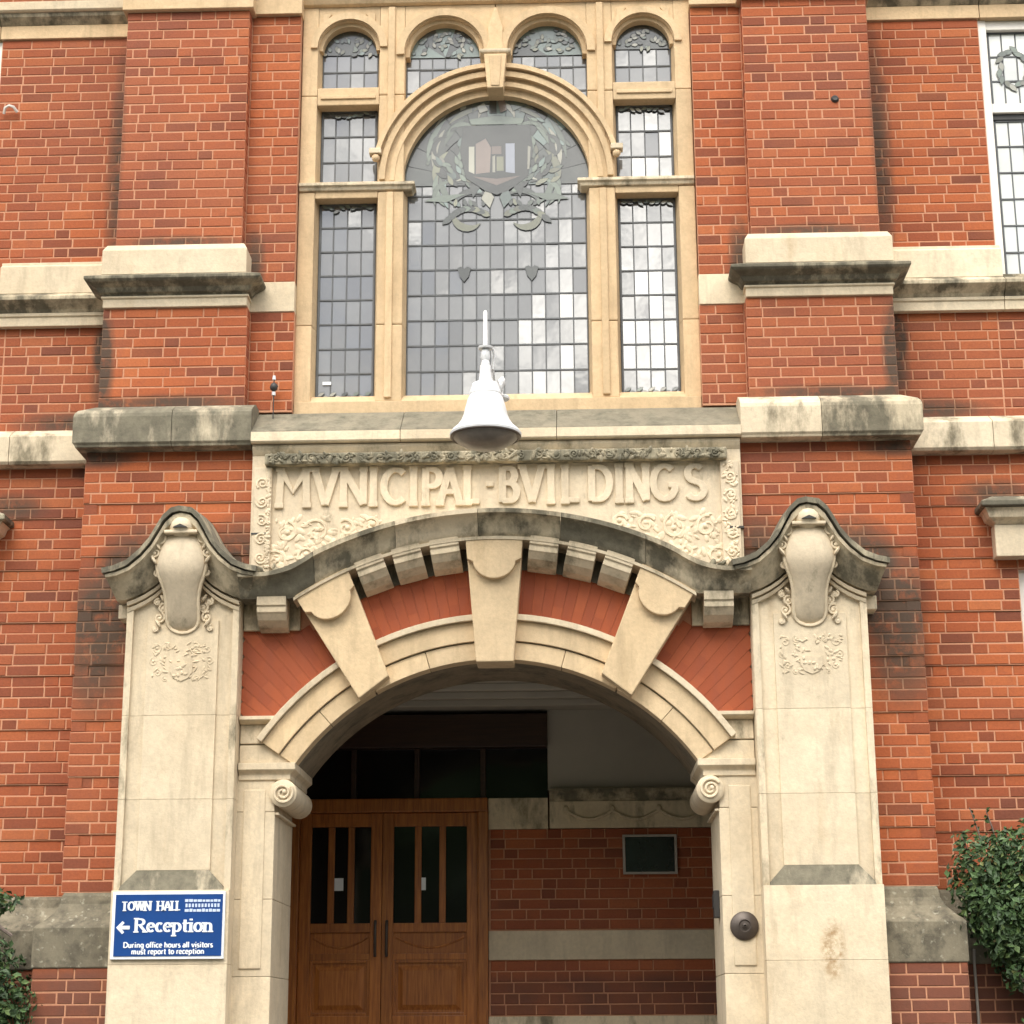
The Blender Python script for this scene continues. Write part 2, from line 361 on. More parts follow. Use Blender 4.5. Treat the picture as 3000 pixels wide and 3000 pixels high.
for sgn in (-1, 1):
    def X(a, b): return (a if sgn > 0 else -b)
    # lower outer wall and its window opening
    zc_ = 1.32
    lay((X(2.712, 3.42), 0, 0), (1, 0, 0), .708, zc_, 40, c0, NF, 0, rec40)
    lay((X(3.42, 4.8), 0, 0), (1, 0, 0), 1.38, 3.393, 11, c0, NF, 1, ())
    lay((X(2.83, 5.6), -.14, 0), (1, 0, 0), 2.77, GZ, 26, .0725, NF, 1)
    lay((X(4.8, 5.6), 0, 0), (1, 0, 0), .8, zc_, 40, c0, NF, 1, rec40)
    # lower bay: beside the pier and above the hood
    lay((X(2.30, 2.71), -.35, 0), (1, 0, 0), .41, zc_, 26, c0, NF, 0, rec40)
    lay((X(1.58, 2.71), -.35, 0), (1, 0, 0), 1.13, zc_+26*c0, 14, c0, NF, 0, (3, 8, 13))
    lay((X(2.30, 2.82), -.49, 0), (1, 0, 0), .52, GZ, 26, .0725, NF, 0)
    s = sgn*2.71
    lay((s, -.35 if sgn > 0 else 0, 0), (0, sgn, 0), .35, zc_, 40, c0, (sgn, 0, 0), 1, rec40)
    lay((sgn*2.82, -.49 if sgn > 0 else -.14, 0), (0, sgn, 0), .35, GZ, 26, .0725, (sgn, 0, 0), 1)
    # between cornice and band
    lay((X(2.66, 3.42), .02, 0), (1, 0, 0), .76, 4.44, 11, .0695, NF, 1)
    lay((X(3.42, 5.6), .02, 0), (1, 0, 0), 2.18, 4.44, 11, .0695, NF, 0)
    lay((X(1.675, 2.66), -.30, 0), (1, 0, 0), .985, 4.50, 10, .0706, NF, 0)
    lay((X(1.372, 1.675), -.19, 0), (1, 0, 0), .303, 4.50, 10, .0706, NF, 1)
    lay((sgn*1.675, -.30 if sgn < 0 else -.19, 0), (0, -sgn, 0), .11, 4.50, 10, .0706, (-sgn, 0, 0), 0)
    lay((sgn*2.66, -.30 if sgn > 0 else .02, 0), (0, sgn, 0), .32, 4.50, 10, .0706, (sgn, 0, 0), 0)
    # upper storey
    wx = 3.45 if sgn > 0 else 3.60
    lay((X(2.60, wx), .05, 0), (1, 0, 0), wx-2.60, 5.67, 25, .0712, NF, 0)
    lay((X(1.73, 2.60), -.30, 0), (1, 0, 0), .87, 5.65, 25, .0721, NF, 1)
    lay((X(1.378, 1.73), -.19, 0), (1, 0, 0), .352, 5.425, 28, .0727, NF, 0)
    lay((sgn*1.73, -.30 if sgn < 0 else -.19, 0), (0, -sgn, 0), .11, 5.65, 25, .0721, (-sgn, 0, 0), 0)
    lay((sgn*2.60, -.30 if sgn > 0 else .05, 0), (0, sgn, 0), .35, 5.65, 25, .0721, (sgn, 0, 0), 0)
    lay((X(4.9, 5.6), .05, 0), (1, 0, 0), .7, 5.67, 25, .0712, NF, 1)
    # attic courses above the top band
    lay((X(2.63, 5.6), .03, 0), (1, 0, 0), 2.97, 7.74, 14, .072, NF, 1)
    # porch back wall (shaded, right-hand side) is laid below
for z0, ncs in ((0.0, 7), (.58, 5), (1.18, 10)):
    lay((-.14, 1.80, 0), (1, 0, 0), 1.76, z0, ncs, .0725 if z0 != .58 else .077, NF, 0)

def brick_mesh(mb, cc, u, n, w, h):
    d = .085; ch = .0035; zv = Vector((0, 0, 1))
    def pt(a, b, dep): return cc+u*a+zv*b-n*dep
    hw, hh = w/2, h/2
    vs_ = [pt(-hw+ch, -hh+ch, 0), pt(hw-ch, -hh+ch, 0), pt(hw-ch, hh-ch, 0), pt(-hw+ch, hh-ch, 0),
           pt(-hw, -hh, ch), pt(hw, -hh, ch), pt(hw, hh, ch), pt(-hw, hh, ch),
           pt(-hw, -hh, d), pt(hw, -hh, d), pt(hw, hh, d), pt(-hw, hh, d)]
    fs = [(0,1,2,3)]
    for a in range(4):
        b = (a+1) % 4; fs += [(a, a+4, b+4, b), (a+4, a+8, b+8, b+4)]
    mb.add(vs_, [f[::1] for f in fs])
def screen(p):
    d = p-Vector((CX, CY, CZ)); z = d.dot(fw); return .5+1.8333*d.dot(rt)/z, .5-1.8333*d.dot(upv)/z, z
cand = []
for i, (cc, u, n, w, h) in enumerate(BR):
    if n[1] > -.5 or cc.y > .5: continue
    sx_, sy_, dz = screen(cc)
    if not (.0 < sx_ < 1 and 0 < sy_ < .985): continue
    axx = abs(cc.x)
    if axx < 2.36 and cc.z < 3.66: continue
    if axx > 2.86 and cc.z < 1.5: continue
    cand.append((w*h/dz/dz*(1 if w > .12 else .98), i))
cand.sort(reverse=True); single = set(i for _, i in cand[:300])
wall_of = {}
walls = {k_: P(v) for k_, v in (('out', 'outer_wall'), ('bay', 'entrance_bay'), ('pil', 'pilaster'), ('strip', 'window_flank'))}
cache = {}
rest = MB()
for i, (cc, u, n, w, h) in enumerate(BR):
    if i not in single: brick_mesh(rest, cc, u, n, w, h); continue
    key = (round(w, 2), round(h, 3))
    if key not in cache:
        mb = MB(); brick_mesh(mb, Vector((0, 0, 0)), Vector((1, 0, 0)), Vector((0, -1, 0)), key[0], h)
        me = bpy.data.meshes.new('brick'); me.from_pydata(mb.v, [], mb.f)
        me.materials.append(MATS['brick']); cache[key] = me
    o = bpy.data.objects.new('brick', cache[key]); COL.objects.link(o); o.location = cc; o.scale = (w/key[0], 1, 1)
    ax_ = abs(cc.x)
    o.parent = walls['strip' if (cc.z > 4.3 and ax_ < 1.72 and cc.y > -.25) else 'pil' if (cc.z > 4.3 and cc.y < -.2) else 'bay' if cc.y < -.3 else 'out']
tag(rest.build('brickwork', 'brick', hall), kind='stuff')

# --- mortar cores behind the bricks
JB = .0036
def core(par, x0, x1, yf, yb, z0, z1, inset=0.0):
    B('mortar_bed', 'mortar', par, x0+inset, x1-inset, yf+JB, yb, z0, z1, 0)
for s in (-1, 1):
    o_, b_, p_, st_ = walls['out'], walls['bay'], walls['pil'], walls['strip']
    def C(par, a, b, *r, inset=0.0):
        core(par, a if s > 0 else -b, b if s > 0 else -a, *r, inset=inset)
    for q in range(8):
        za = 1.32+q*5*c0; zb = za+4*c0; zd = za+5*c0
        for a, b in ((2.55, 3.42), (4.8, 5.6)):
            C(o_, a, b, 0, .5, za, zb); C(o_, a, b, .011, .5, zb, zd)
        C(b_, 1.50, 2.71-JB, -.35, .3, za, zb); C(b_, 1.50, 2.70-JB, -.339, .3, zb, zd)
    C(o_, 3.42, 4.8, 0, .5, 3.393, 4.18)
    C(o_, 2.55, 5.6, -.14, .49, GZ-.1, .87)
    C(b_, 2.2, 2.82-JB, -.49, .3, GZ-.1, .87)
    C(o_, 2.5, 5.6, .02, .52, 4.44, 5.21); C(p_, 1.675+JB, 2.66-JB, -.30, .3, 4.49, 5.21); C(st_, 1.372+JB, 1.8, -.19, .31, 4.49, 5.21)
    wx = 3.45 if s > 0 else 3.60
    C(o_, 2.5, wx, .05, .53, 5.6, 7.46); C(o_, 4.9, 5.6, .05, .53, 5.6, 7.46); C(p_, 1.73+JB, 2.60-JB, -.30, .3, 5.6, 7.46); C(st_, 1.378+JB, 1.8, -.19, .31, 5.4, 7.47)
    C(o_, 2.5, 5.6, .03, .54, 7.70, 8.75)

# --- plinth stones
plinth = P('plinth')
pp = [(-.005, 0.86), (.0, .868), (.0, 1.10), (-.012, 1.115), (-.055, 1.15), (-.10, 1.20), (-.125, 1.25), (-.132, 1.30), (-.14, 1.318)]
for s in (-1, 1):
    def PL(a, b, yf, ends):
        if s < 0: a, b, ends = -b, -a, ends[::-1]
        q = MB().mould(a, b, yf, .2, pp, ends); q.build('plinth_stone', 'stone_lichen', plinth, bevel=.004)
    PL(2.30, 2.826, -.50, (0, 1)); PL(2.62, 3.62, -.152, (0, 0)); PL(3.625, 4.4, -.152, (0, 0)); PL(4.405, 5.6, -.152, (0, 0))

# --- main cornice at first-floor level
corn = P('cornice')
cp = [(.0, 4.178), (.095, 4.181), (.10, 4.195), (.112, 4.21), (.114, 4.385), (.108, 4.41), (.09, 4.435), (.0, 4.487), (-.05, 4.505)]
for s in (-1, 1):
    def CS(a, b, yf, prof, mat, ends):
        if s < 0: a, b, ends = -b, -a, ends[::-1]
        MB().mould(a, b, yf, .2, prof, ends).build('cornice_stone', mat, corn, bevel=.006)
    mt = 'stone_grimy' if s > 0 else 'stone_soot_shade'
    CS(1.597, 2.12, -.35, cp, 'stone_edge' if s > 0 else 'stone_cornice', (0, 0)); CS(2.123, 2.662, -.35, cp, 'stone_grimy' if s > 0 else 'stone_cornice', (0, 1))
    ocp = [(.0, 4.179), (.085, 4.181), (.10, 4.20), (.10, 4.375), (.085, 4.39), (.0, 4.445)]
    CS(2.66, 3.3, 0, ocp, 'stone_edge', (0, 0)); CS(3.304, 4.4, 0, ocp, 'stone_edge', (0, 0)); CS(4.404, 5.6, 0, ocp, 'stone_edge', (0, 0))
fp = [(.0, 4.188), (.11, 4.190), (.12, 4.20), (.12, 4.262)]
for a, b in ((-1.596, -.62), (-.616, .40), (.404, 1.596)):
    MB().mould(a, b, -.35, .2, fp, (0, 0)).build('cornice_stone', 'stone_pale', corn, bevel=.004)
    MB().loft([[(a, -.467, 4.264), (b, -.467, 4.264), (b, .1, 4.264), (a, .1, 4.264)], [(a, -.455, 4.275), (b, -.455, 4.275), (b, .1, 4.275), (a, .1, 4.275)],
               [(a, -.17, 4.482), (b, -.17, 4.482), (b, .1, 4.482), (a, .1, 4.482)]]).build('weathering_slope', 'stone_slope', corn)

# --- storey band at upper floor
band = P('stone_band')
for s in (-1, 1):
    def BS(name, a, b, yf, prof, mat, ends=(0, 0)):
        if s < 0: a, b, ends = -b, -a, ends[::-1]
        MB().mould(a, b, yf, .2, prof, ends).build(name, mat, band, bevel=.004)
    # on the pilaster
    BS('band_stone', 1.70, 2.645, -.36, [(.02, 5.424), (.02, 5.60), (-.005, 5.645), (-.06, 5.655)], 'stone_pale', (1, 1))
    BS('drip_mould', 1.69, 2.655, -.32, [(.0, 5.285), (.012, 5.30), (.03, 5.305), (.05, 5.335), (.10, 5.36), (.115, 5.375), (.115, 5.395), (.05, 5.426)], 'stone_soot_shade', (1, 1))
    BS('band_stone', 1.68, 2.66, -.32, [(.0, 5.208), (.0, 5.268), (.012, 5.272), (.012, 5.286)], 'stone_pale', (1, 1))
    # on the window flank
    BS('band_stone', 1.376, 1.70, -.198, [(.0, 5.208), (.0, 5.424)], 'stone_pale')
    # on the outer wall
    for a, b in ((2.60, 3.46), (3.464, 5.6)):
        top = 5.424 if a > 3 else 5.424
        BS('band_stone', a, b, 0, [(.03, 5.197), (.03, 5.262), (.042, 5.266), (.042, 5.29)], 'stone_pale')
        BS('drip_mould', a, b, 0, [(.04, 5.292), (.055, 5.31), (.10, 5.345), (.12, 5.36), (.12, 5.385), (.06, 5.425)], 'stone_grimy')
        if a < 3:
            BS('band_stone', a, b, 0, [(.06, 5.427), (.06, 5.63), (.035, 5.645), (.035, 5.668)], 'stone_pale')
    # top entablature
    BS('frieze_stone', 1.70, 2.63, -.34, [(-.01, 7.448), (.0, 7.452), (.0, 7.9), (.02, 8.75)], 'stone_warm', (1, 1))
    BS('frieze_stone', 1.372, 1.72, -.23, [(.0, 7.458), (.0, 7.9)], 'stone_warm')
    for a, b in ((2.62, 3.46 if s > 0 else 3.61), (3.465 if s > 0 else 3.615, 5.6)):
        BS('frieze_stone', a, b, .03, [(.0, 7.452), (.0, 7.556)], 'stone_warm')
        BS('frieze_mould', a, b, .03, [(.0, 7.558), (.02, 7.575), (.05, 7.60), (.06, 7.625)], 'stone_grimy')
        BS('frieze_stone', a, b, .03, [(.07, 7.628), (.085, 7.64), (.085, 7.705), (.02, 7.738)], 'stone_pale')

# ---------------------------------------------------------------- outer windows (edges in view)
def lead_panes(par, x0, x1, z0, z1, y, nc, nr, mat, inside=None, tilt=.011, lead_w=.0045):
    cw, chh = (x1-x0)/nc, (z1-z0)/nr
    key = ('pane', round(cw, 4), round(chh, 4), mat)
    if key not in cache:
        mb = MB().box(-cw/2+.003, cw/2-.003, -.002, .002, -chh/2+.003, chh/2-.003)
        me = bpy.data.meshes.new('pane'); me.from_pydata(mb.v, [], mb.f); me.materials.append(MATS[mat]); cache[key] = me
    for i in range(nc):
        for j in range(nr):
            cx, cz = x0+cw*(i+.5), z0+chh*(j+.5)
            if inside and not any(inside(cx+a*cw/2, cz+b*chh/2) for a in (-1, 0, 1) for b in (-1, 0, 1)): continue
            o = bpy.data.objects.new('pane', cache[key]); COL.objects.link(o); o.parent = par; o.location = (cx, y, cz)
            o.rotation_euler = (random.gauss(0, tilt), 0, random.gauss(0, tilt))
    ld = MB()
    for i in range(nc+1): 
        xx = x0+cw*i
        zz = [z0+(z1-z0)*q/40 for q in range(41)]
        ok = [z for z in zz if (inside is None or inside(xx, z))]
        if ok: ld.box(xx-lead_w, xx+lead_w, y-.007, y+.004, min(ok), max(ok))
    for j in range(nr+1):
        zz = z0+chh*j
        xs = [x0+(x1-x0)*q/40 for q in range(41)]
        ok = [x for x in xs if (inside is None or inside(x, zz))]
        if ok: ld.box(min(ok), max(ok), y-.009, y+.004, zz-lead_w*1.25, zz+lead_w*1.25)
    if inside is None:
        for a, b, c_, d in ((x0, x0+.012, z0, z1), (x1-.012, x1, z0, z1), (x0, x1, z0, z0+.012), (x0, x1, z1-.012, z1)): ld.box(a, b, y-.012, y+.004, c_, d)
    ld.build('lead_came', 'lead', par)

def leaf_poly(cx, cz, L, W, ang, n=7):
    pts = []
    for i in range(n+1):
        t = i/n; pts.append((t*L, W*sin(pi*t**.8)))
    for i in range(n-1, 0, -1):
        t = i/n; pts.append((t*L, -W*sin(pi*t**.8)))
    c_, s_ = cos(ang), sin(ang)
    return [(cx+a*c_-b*s_, cz+a*s_+b*c_) for a, b in pts]
def grow(poly, d):
    cx = sum(p[0] for p in poly)/len(poly); cz = sum(p[1] for p in poly)/len(poly); o = []
    for x, z in poly:
        q = sqrt((x-cx)**2+(z-cz)**2) or 1; o.append((x+(x-cx)/q*d, z+(z-cz)/q*d))
    return o
PCOUNT = [0]
def glass_bits(par, polys, y, lead=.0028):
    ld = MB(); seen_ = []
    for q, mt in polys:
        PCOUNT[0] += 1
        yy = y-.000025*len(seen_); seen_.append(1)
        o = MB().prism(q, yy-.0016, yy-.0002).build('glass_piece', mt, par)
        o.rotation_euler = (0, 0, 0)
        ld.prism(grow(q, lead), yy-.00159, yy)
    tag(ld.build('lead_outline', 'lead', par), kind='stuff')

for s in (-1, 1):
    wx = 3.45 if s > 0 else 3.60
    W = P('sash_window')
    def FX(a, b): return (a, b) if s > 0 else (-b, -a)
    y0 = .10
    for a, b, z0, z1 in ((wx, wx+.06, 5.42, 7.45), (4.84, 4.9, 5.42, 7.45)):
        B('window_frame', 'window_paint', W, *FX(a, b), y0-.03, .3, z0, z1, .004)
    B('window_frame', 'window_paint', W, *FX(wx+.061, 4.839), y0-.02, .3, 7.38, 7.45, .004)
    B('transom', 'window_paint', W, *FX(wx+.061, 4.839), y0-.015, .28, 6.73, 6.80, .004)
    B('sash_rail', 'black_metal', W, *FX(wx+.061, 4.839), y0+.01, .28, 6.685, 6.728, .002)
    B('window_sill', 'stone_grimy', W, *FX(wx-.02, 4.92), -.04, .3, 5.40, 5.452, .004)
    B('sash_rail', 'window_paint', W, *FX(wx+.061, 4.839), y0+.012, .28, 5.453, 5.475, .003)
    ga, gb = wx+.075, 4.825; nc = 13
    lead_panes(W, *FX(ga, gb), 5.475, 6.685, .13, nc, 6, 'pane_pale')
    lead_panes(W, *FX(ga, gb), 6.80, 7.38, .13, nc, 3, 'pane_pale')
    pol = []
    for i in range(3):
        cx = s*(wx+.245+i*.42); cz = 7.09
        for j in range(16):
            a = 2*pi*j/16
            pol.append((leaf_poly(cx+.095*cos(a), cz+.135*sin(a), .075, .018, a+pi/2+random.uniform(-.5, .5)), random.choice(('glass_green', 'glass_olive', 'glass_green', 'glass_cream'))))
    glass_bits(W, pol, .118, .003)
    # lower window with corniced lintel
    V = P('ground_floor_window')
    lo = 0 if s > 0 else .10
    B('lintel', 'stone_pale', V, *FX(3.262+lo, 5.0), -.10, .3, 3.45, 3.664, .006)
    q = MB(); a, b = FX(3.275+lo, 4.99); q.mould(a, b, -.10, .2, [(.0, 3.666), (.02, 3.68), (.055, 3.70), (.07, 3.74), (.085, 3.76)], (1, 1)); q.build('lintel_cornice', 'stone_edge', V, bevel=.003)
    q = MB(); q.mould(a, b, -.10, .2, [(.10, 3.762), (.11, 3.77), (.11, 3.80), (.02, 3.85)], (1, 1)); q.build('lintel_cornice', 'stone_soot_shade', V, bevel=.003)
    for z0 in (1.33, 1.75, 2.17, 2.59, 3.01):
        lng = .16 if int(z0*10) % 2 else .10
    B('window_frame', 'window_paint', V, *FX(3.415, 3.475), .06, .3, 1.62, 3.44, .004); B('window_frame', 'window_paint', V, *FX(4.74, 4.8), .06, .3, 1.62, 3.44, .004)
    B('window_frame', 'window_paint', V, *FX(3.476, 4.739), .065, .3, 3.37, 3.44, .004); B('transom', 'window_paint', V, *FX(3.476, 4.739), .068, .3, 2.80, 2.86, .004)
    B('window_sill', 'stone_pale', V, *FX(3.40, 4.83), -.08, .3, 1.52, 1.62, .005)
    lead_panes(V, *FX(3.478, 4.737), 1.62, 2.80, .10, 9, 5, 'pane_glass'); lead_panes(V, *FX(3.478, 4.737), 2.86, 3.37, .10, 9, 2, 'pane_glass')

# ---------------------------------------------------------------- great mullioned window
gw = P('mullioned_window')
YF, YG, YB = -.12, -.005, .25
def arc(cx, cz, r, a0, a1, n): return [(cx+r*cos(a0+(a1-a0)*i/n), cz+r*sin(a0+(a1-a0)*i/n)) for i in range(n+1)]
sill = MB().box(-1.372, 1.372, YF-.02, YB, 4.485, 4.575); sill.build('window_sill', 'stone_warm', gw, bevel=.006)
MB().loft([[(-1.27, YF-.001, 4.577), (1.27, YF-.001, 4.577), (1.27, YB, 4.577), (-1.27, YB, 4.577)], [(-1.27, YF+.06, 4.635), (1.27, YF+.06, 4.635), (1.27, YB, 4.635), (-1.27, YB, 4.635)]]).build('window_sill', 'stone_warm', gw)
for s in (-1, 1):
    def FX(a, b): return (a, b) if s > 0 else (-b, -a)
    # jambs in two or three long stones
    for z0, z1 in ((4.577, 5.13), (5.133, 6.118), (6.122, 6.86), (6.864, 7.56)):
        B('jamb_stone', 'stone_warm', gw, *FX(1.265, 1.376), YF, YB, z0, z1, .007)
        B('mullion', 'stone_warm', gw, *FX(.645, .825), YF, YB, z0, z1, .010)
        # splayed inner order of each side light and of the centre light
        MB().loft([[(x, YF+.035, z0), (x+.024*d, YG+.03, z0), (x-.03*d, YG+.03, z0), (x-.03*d, YF+.035, z0)][::1] and
                   [(s*x, YF+.03, zz), (s*(x+.026*d), YG+.03, zz), (s*(x-.05*d), YG+.03, zz), (s*(x-.05*d), YF+.03, zz)] for x, d in ((.825, 1),) for zz in (z0, z1)]).build('reveal_moulding', 'stone_warm', gw)
        MB().loft([[(s*1.265, YF+.03, zz), (s*1.239, YG+.03, zz), (s*1.30, YG+.03, zz), (s*1.30, YF+.03, zz)] for zz in (z0, z1)]).build('reveal_moulding', 'stone_warm', gw)
        if z1 < 6.2:
            MB().loft([[(s*.645, YF+.03, zz), (s*.62, YG+.03, zz), (s*.70, YG+.03, zz), (s*.70, YF+.03, zz)] for zz in (z0, z1)]).build('reveal_moulding', 'stone_warm', gw)
    # raised roll down the mullion face
    B('mullion_fillet', 'stone_warm', gw, *FX(.715, .765), YF-.018, YF+.01, 4.60, 6.11, .008)
    B('mullion_fillet', 'stone_warm', gw, *FX(.715, .765), YF-.018, YF+.01, 6.50, 7.55, .008)
    # transoms
    B('transom', 'stone_warm', gw, *FX(.826, 1.264), YF+.004, YB, 6.075, 6.20, .007)
    B('transom', 'stone_warm', gw, *FX(.826, 1.264), YF+.004, YB, 6.79, 6.925, .007)
    B('transom_fillet', 'stone_warm', gw, *FX(.85, 1.24), YF-.008, YF+.01, 6.835, 6.862, .005)
    q = MB(); a, b = FX(.60, 1.374); q.mould(a, b, YF, YB, [(.0, 6.125), (.012, 6.128), (.02, 6.148), (.034, 6.158), (.034, 6.178), (.0, 6.19)], (1, 0) if s > 0 else (0, 1)); q.build('impost_string', 'stone_edge', gw, bevel=.003)
    # round heads of the side lights
    cx, cz, r = 1.045, 7.235, .219
    poly = [(s*x, z) for x, z in arc(cx, cz, r-.001, 0, pi, 20)]+[(s*.8262, 7.56), (s*1.2638, 7.56)]
    MB().prism(poly, YF+.003, YB).build('arch_head', 'stone_warm', gw, bevel=.004)
    for r0, r1, ya in ((r-.028, r, YF+.035), (r+.004, r+.055, YF-.02)):
        pa = arc(cx, cz, r0, .0, pi, 20); pb = arc(cx, cz, r1+(.02 if ya > YF else 0), .0, pi, 20)
        MB().loft([[(s*p[0], ya, p[1]), (s*q_[0], ya, q_[1]), (s*q_[0], YG+.04, q_[1]), (s*p[0], YG+.04, p[1])] for p, q_ in zip(pa, pb)]).build('arch_moulding', 'stone_warm', gw, smooth=True)
    # twin round-headed lights over the great arch
    cx, cz, r = .365, 7.185, .28
    poly = [(s*x, z) for x, z in arc(cx, cz, r-.001, 0, pi, 24)]+[(s*.004, cz), (s*.004, 7.56), (s*.644, 7.56)]
    MB().prism(poly, YF+.003, YB).build('arch_head', 'stone_warm', gw, bevel=.004)
    for r0, r1, ya in ((r-.03, r, YF+.035), (r+.004, r+.06, YF-.022)):
        pa = arc(cx, cz, r0, -.05, pi+.05, 24); pb = arc(cx, cz, r1+(.02 if ya > YF else 0), -.05, pi+.05, 24)
        MB().loft([[(s*p[0], ya, p[1]), (s*q_[0], ya, q_[1]), (s*q_[0], YG+.04, q_[1]), (s*p[0], YG+.04, p[1])] for p, q_ in zip(pa, pb)]).build('arch_moulding', 'stone_warm', gw, smooth=True)
    # carved hood stop
    B('hood_stop', 'stone_edge', gw, *FX(.80, .885), YF-.06, YF+.02, 6.385, 6.425, .006)
    MB().blob((s*.84, YF-.03, 6.36), .03, .03, .03).build('hood_stop', 'stone_warm', gw, smooth=True)
    # sunk spandrels
    for a, b in ((.86, .93), (1.17, 1.235)):
        MB().prism([(s*(a if a < 1 else b), 7.50), (s*(b if a < 1 else a), 7.50), (s*(a if a < 1 else b), 7.42)], YF-.012, YF+.01).build('spandrel_panel', 'stone_warm', gw, bevel=.003)
# great arch ring, stepped mouldings
ZC = 6.23
for r0, r1, ya, a0 in ((.655, .71, -.085, 0), (.71, .745, -.125, 0), (.747, .775, -.105, 0), (.775, .815, -.15, 0), (.817, .835, -.13, .22), (.835, .868, -.172, .22)):
    pa = arc(0, ZC-.03, r0, a0, pi-a0, 48); pb = arc(0, ZC-.03, r1, a0, pi-a0, 48)
    MB().loft([[(p[0], ya, p[1]), (q[0], ya, q[1]), (q[0], .1, q[1]), (p[0], .1, p[1])] for p, q in zip(pa, pb)]).build('arch_ring', 'stone_warm', gw, smooth=True)
MB().prism([(-.056, 6.85), (.056, 6.85), (.080, 7.115), (-.080, 7.115)], -.215, .05).build('keystone', 'stone_warm', gw, bevel=.008)
MB().prism([(-.030, 6.865), (.030, 6.865), (.045, 7.10), (-.045, 7.10)], -.222, -.2).build('keystone', 'stone_warm', gw, bevel=.004)
MB().mould(-.085, .085, -.19, .05, [(.0, 7.117), (.02, 7.13), (.024, 7.14), (.024, 7.155)], (1, 1)).build('keystone_cap', 'stone_edge', gw, bevel=.003)
MB().prism([(-.075, 7.157), (.075, 7.157), (.05, 7.25), (.055, 7.36), (.012, 7.50), (0, 7.53), (-.012, 7.50), (-.055, 7.36), (-.05, 7.25)], YF-.028, YF+.02).build('leaf_boss', 'stone_warm', gw, bevel=.008)
MB().mould(-1.376, 1.376, YF, YB, [(.01, 7.562), (.03, 7.57), (.05, 7.60), (.05, 7.64), (.02, 7.645), (.02, 7.75), (.1, 7.80), (.1, 7.9)], (0, 0)).build('head_mould', 'stone_warm', gw, bevel=.003)
B('frieze_stone', 'stone_warm', band, -1.60, 1.60, -.20, .25, 7.902, 8.75)
# glazing
for s in (-1, 1):
    def FX(a, b): return (a, b) if s > 0 else (-b, -a)
    lead_panes(gw, *FX(.85, 1.24), 4.635, 6.076, YG, 4, 8, 'pane_glass')
    lead_panes(gw, *FX(.85, 1.24), 6.20, 6.79, YG, 4, 3, 'pane_glass')
    ins = lambda x, z: (z <= 7.235 and .85 <= abs(x) <= 1.24) or ((abs(x)-1.045)**2+(z-7.235)**2 < .2**2)
    lead_panes(gw, *FX(.85, 1.24), 6.925, 7.45, YG, 4, 3, 'pane_glass', ins)
    ins2 = lambda x, z: ((z <= 7.185 and .09 <= abs(x) <= .64) or ((abs(x)-.365)**2+(z-7.185)**2 < .27**2)) and x*x+(z-6.2)**2 > .8**2
    lead_panes(gw, *FX(.09, .64), 6.55, 7.48, YG, 6, 5, 'pane_glass', ins2)
insc = lambda x, z: z <= 6.2 or x*x+(z-6.2)**2 < .665**2
lead_panes(gw, -.62, .62, 4.635, 6.87, YG, 13, 12, 'pane_glass', insc)

# stained crest in the great light
pol = []; CZ_ = 6.26; CREST = .155
for r0, r1, n_ in ((.0, .22, 4), (.22, .44, 9), (.44, .665, 13)):
    for i in range(n_):
        a0, a1 = pi*i/n_+.004, pi*(i+1)/n_-.004
        pol.append((arc(0, 6.2, r0+.004, a1, a0, 3)+arc(0, 6.2, r1-.004, a0, a1, 3) if r0 > 0 else [(0, 6.2)]+arc(0, 6.2, r1-.004, a0, a1, 4), random.choice(('glass_ground', 'glass_ground', 'glass_dark', 'glass_teal'))))
for s in (-1, 1):
    for i in range(5):
        a0, a1 = pi*i/5+.006, pi*(i+1)/5-.006
        pol.append(([(s*1.045, 7.235)]+[(s*x, z) for x, z in arc(1.045, 7.235, .195, a0, a1, 4)], random.choice(('glass_ground', 'glass_dark'))))
        pol.append(([(s*.365, 7.20)]+[(s*x, z) for x, z in arc(.365, 7.20, .255, a0, a1, 4)], random.choice(('glass_ground', 'glass_teal'))))
NBACK = len(pol)
G = ('glass_green', 'glass_dark', 'glass_olive', 'glass_green', 'glass_teal', 'glass_dark')
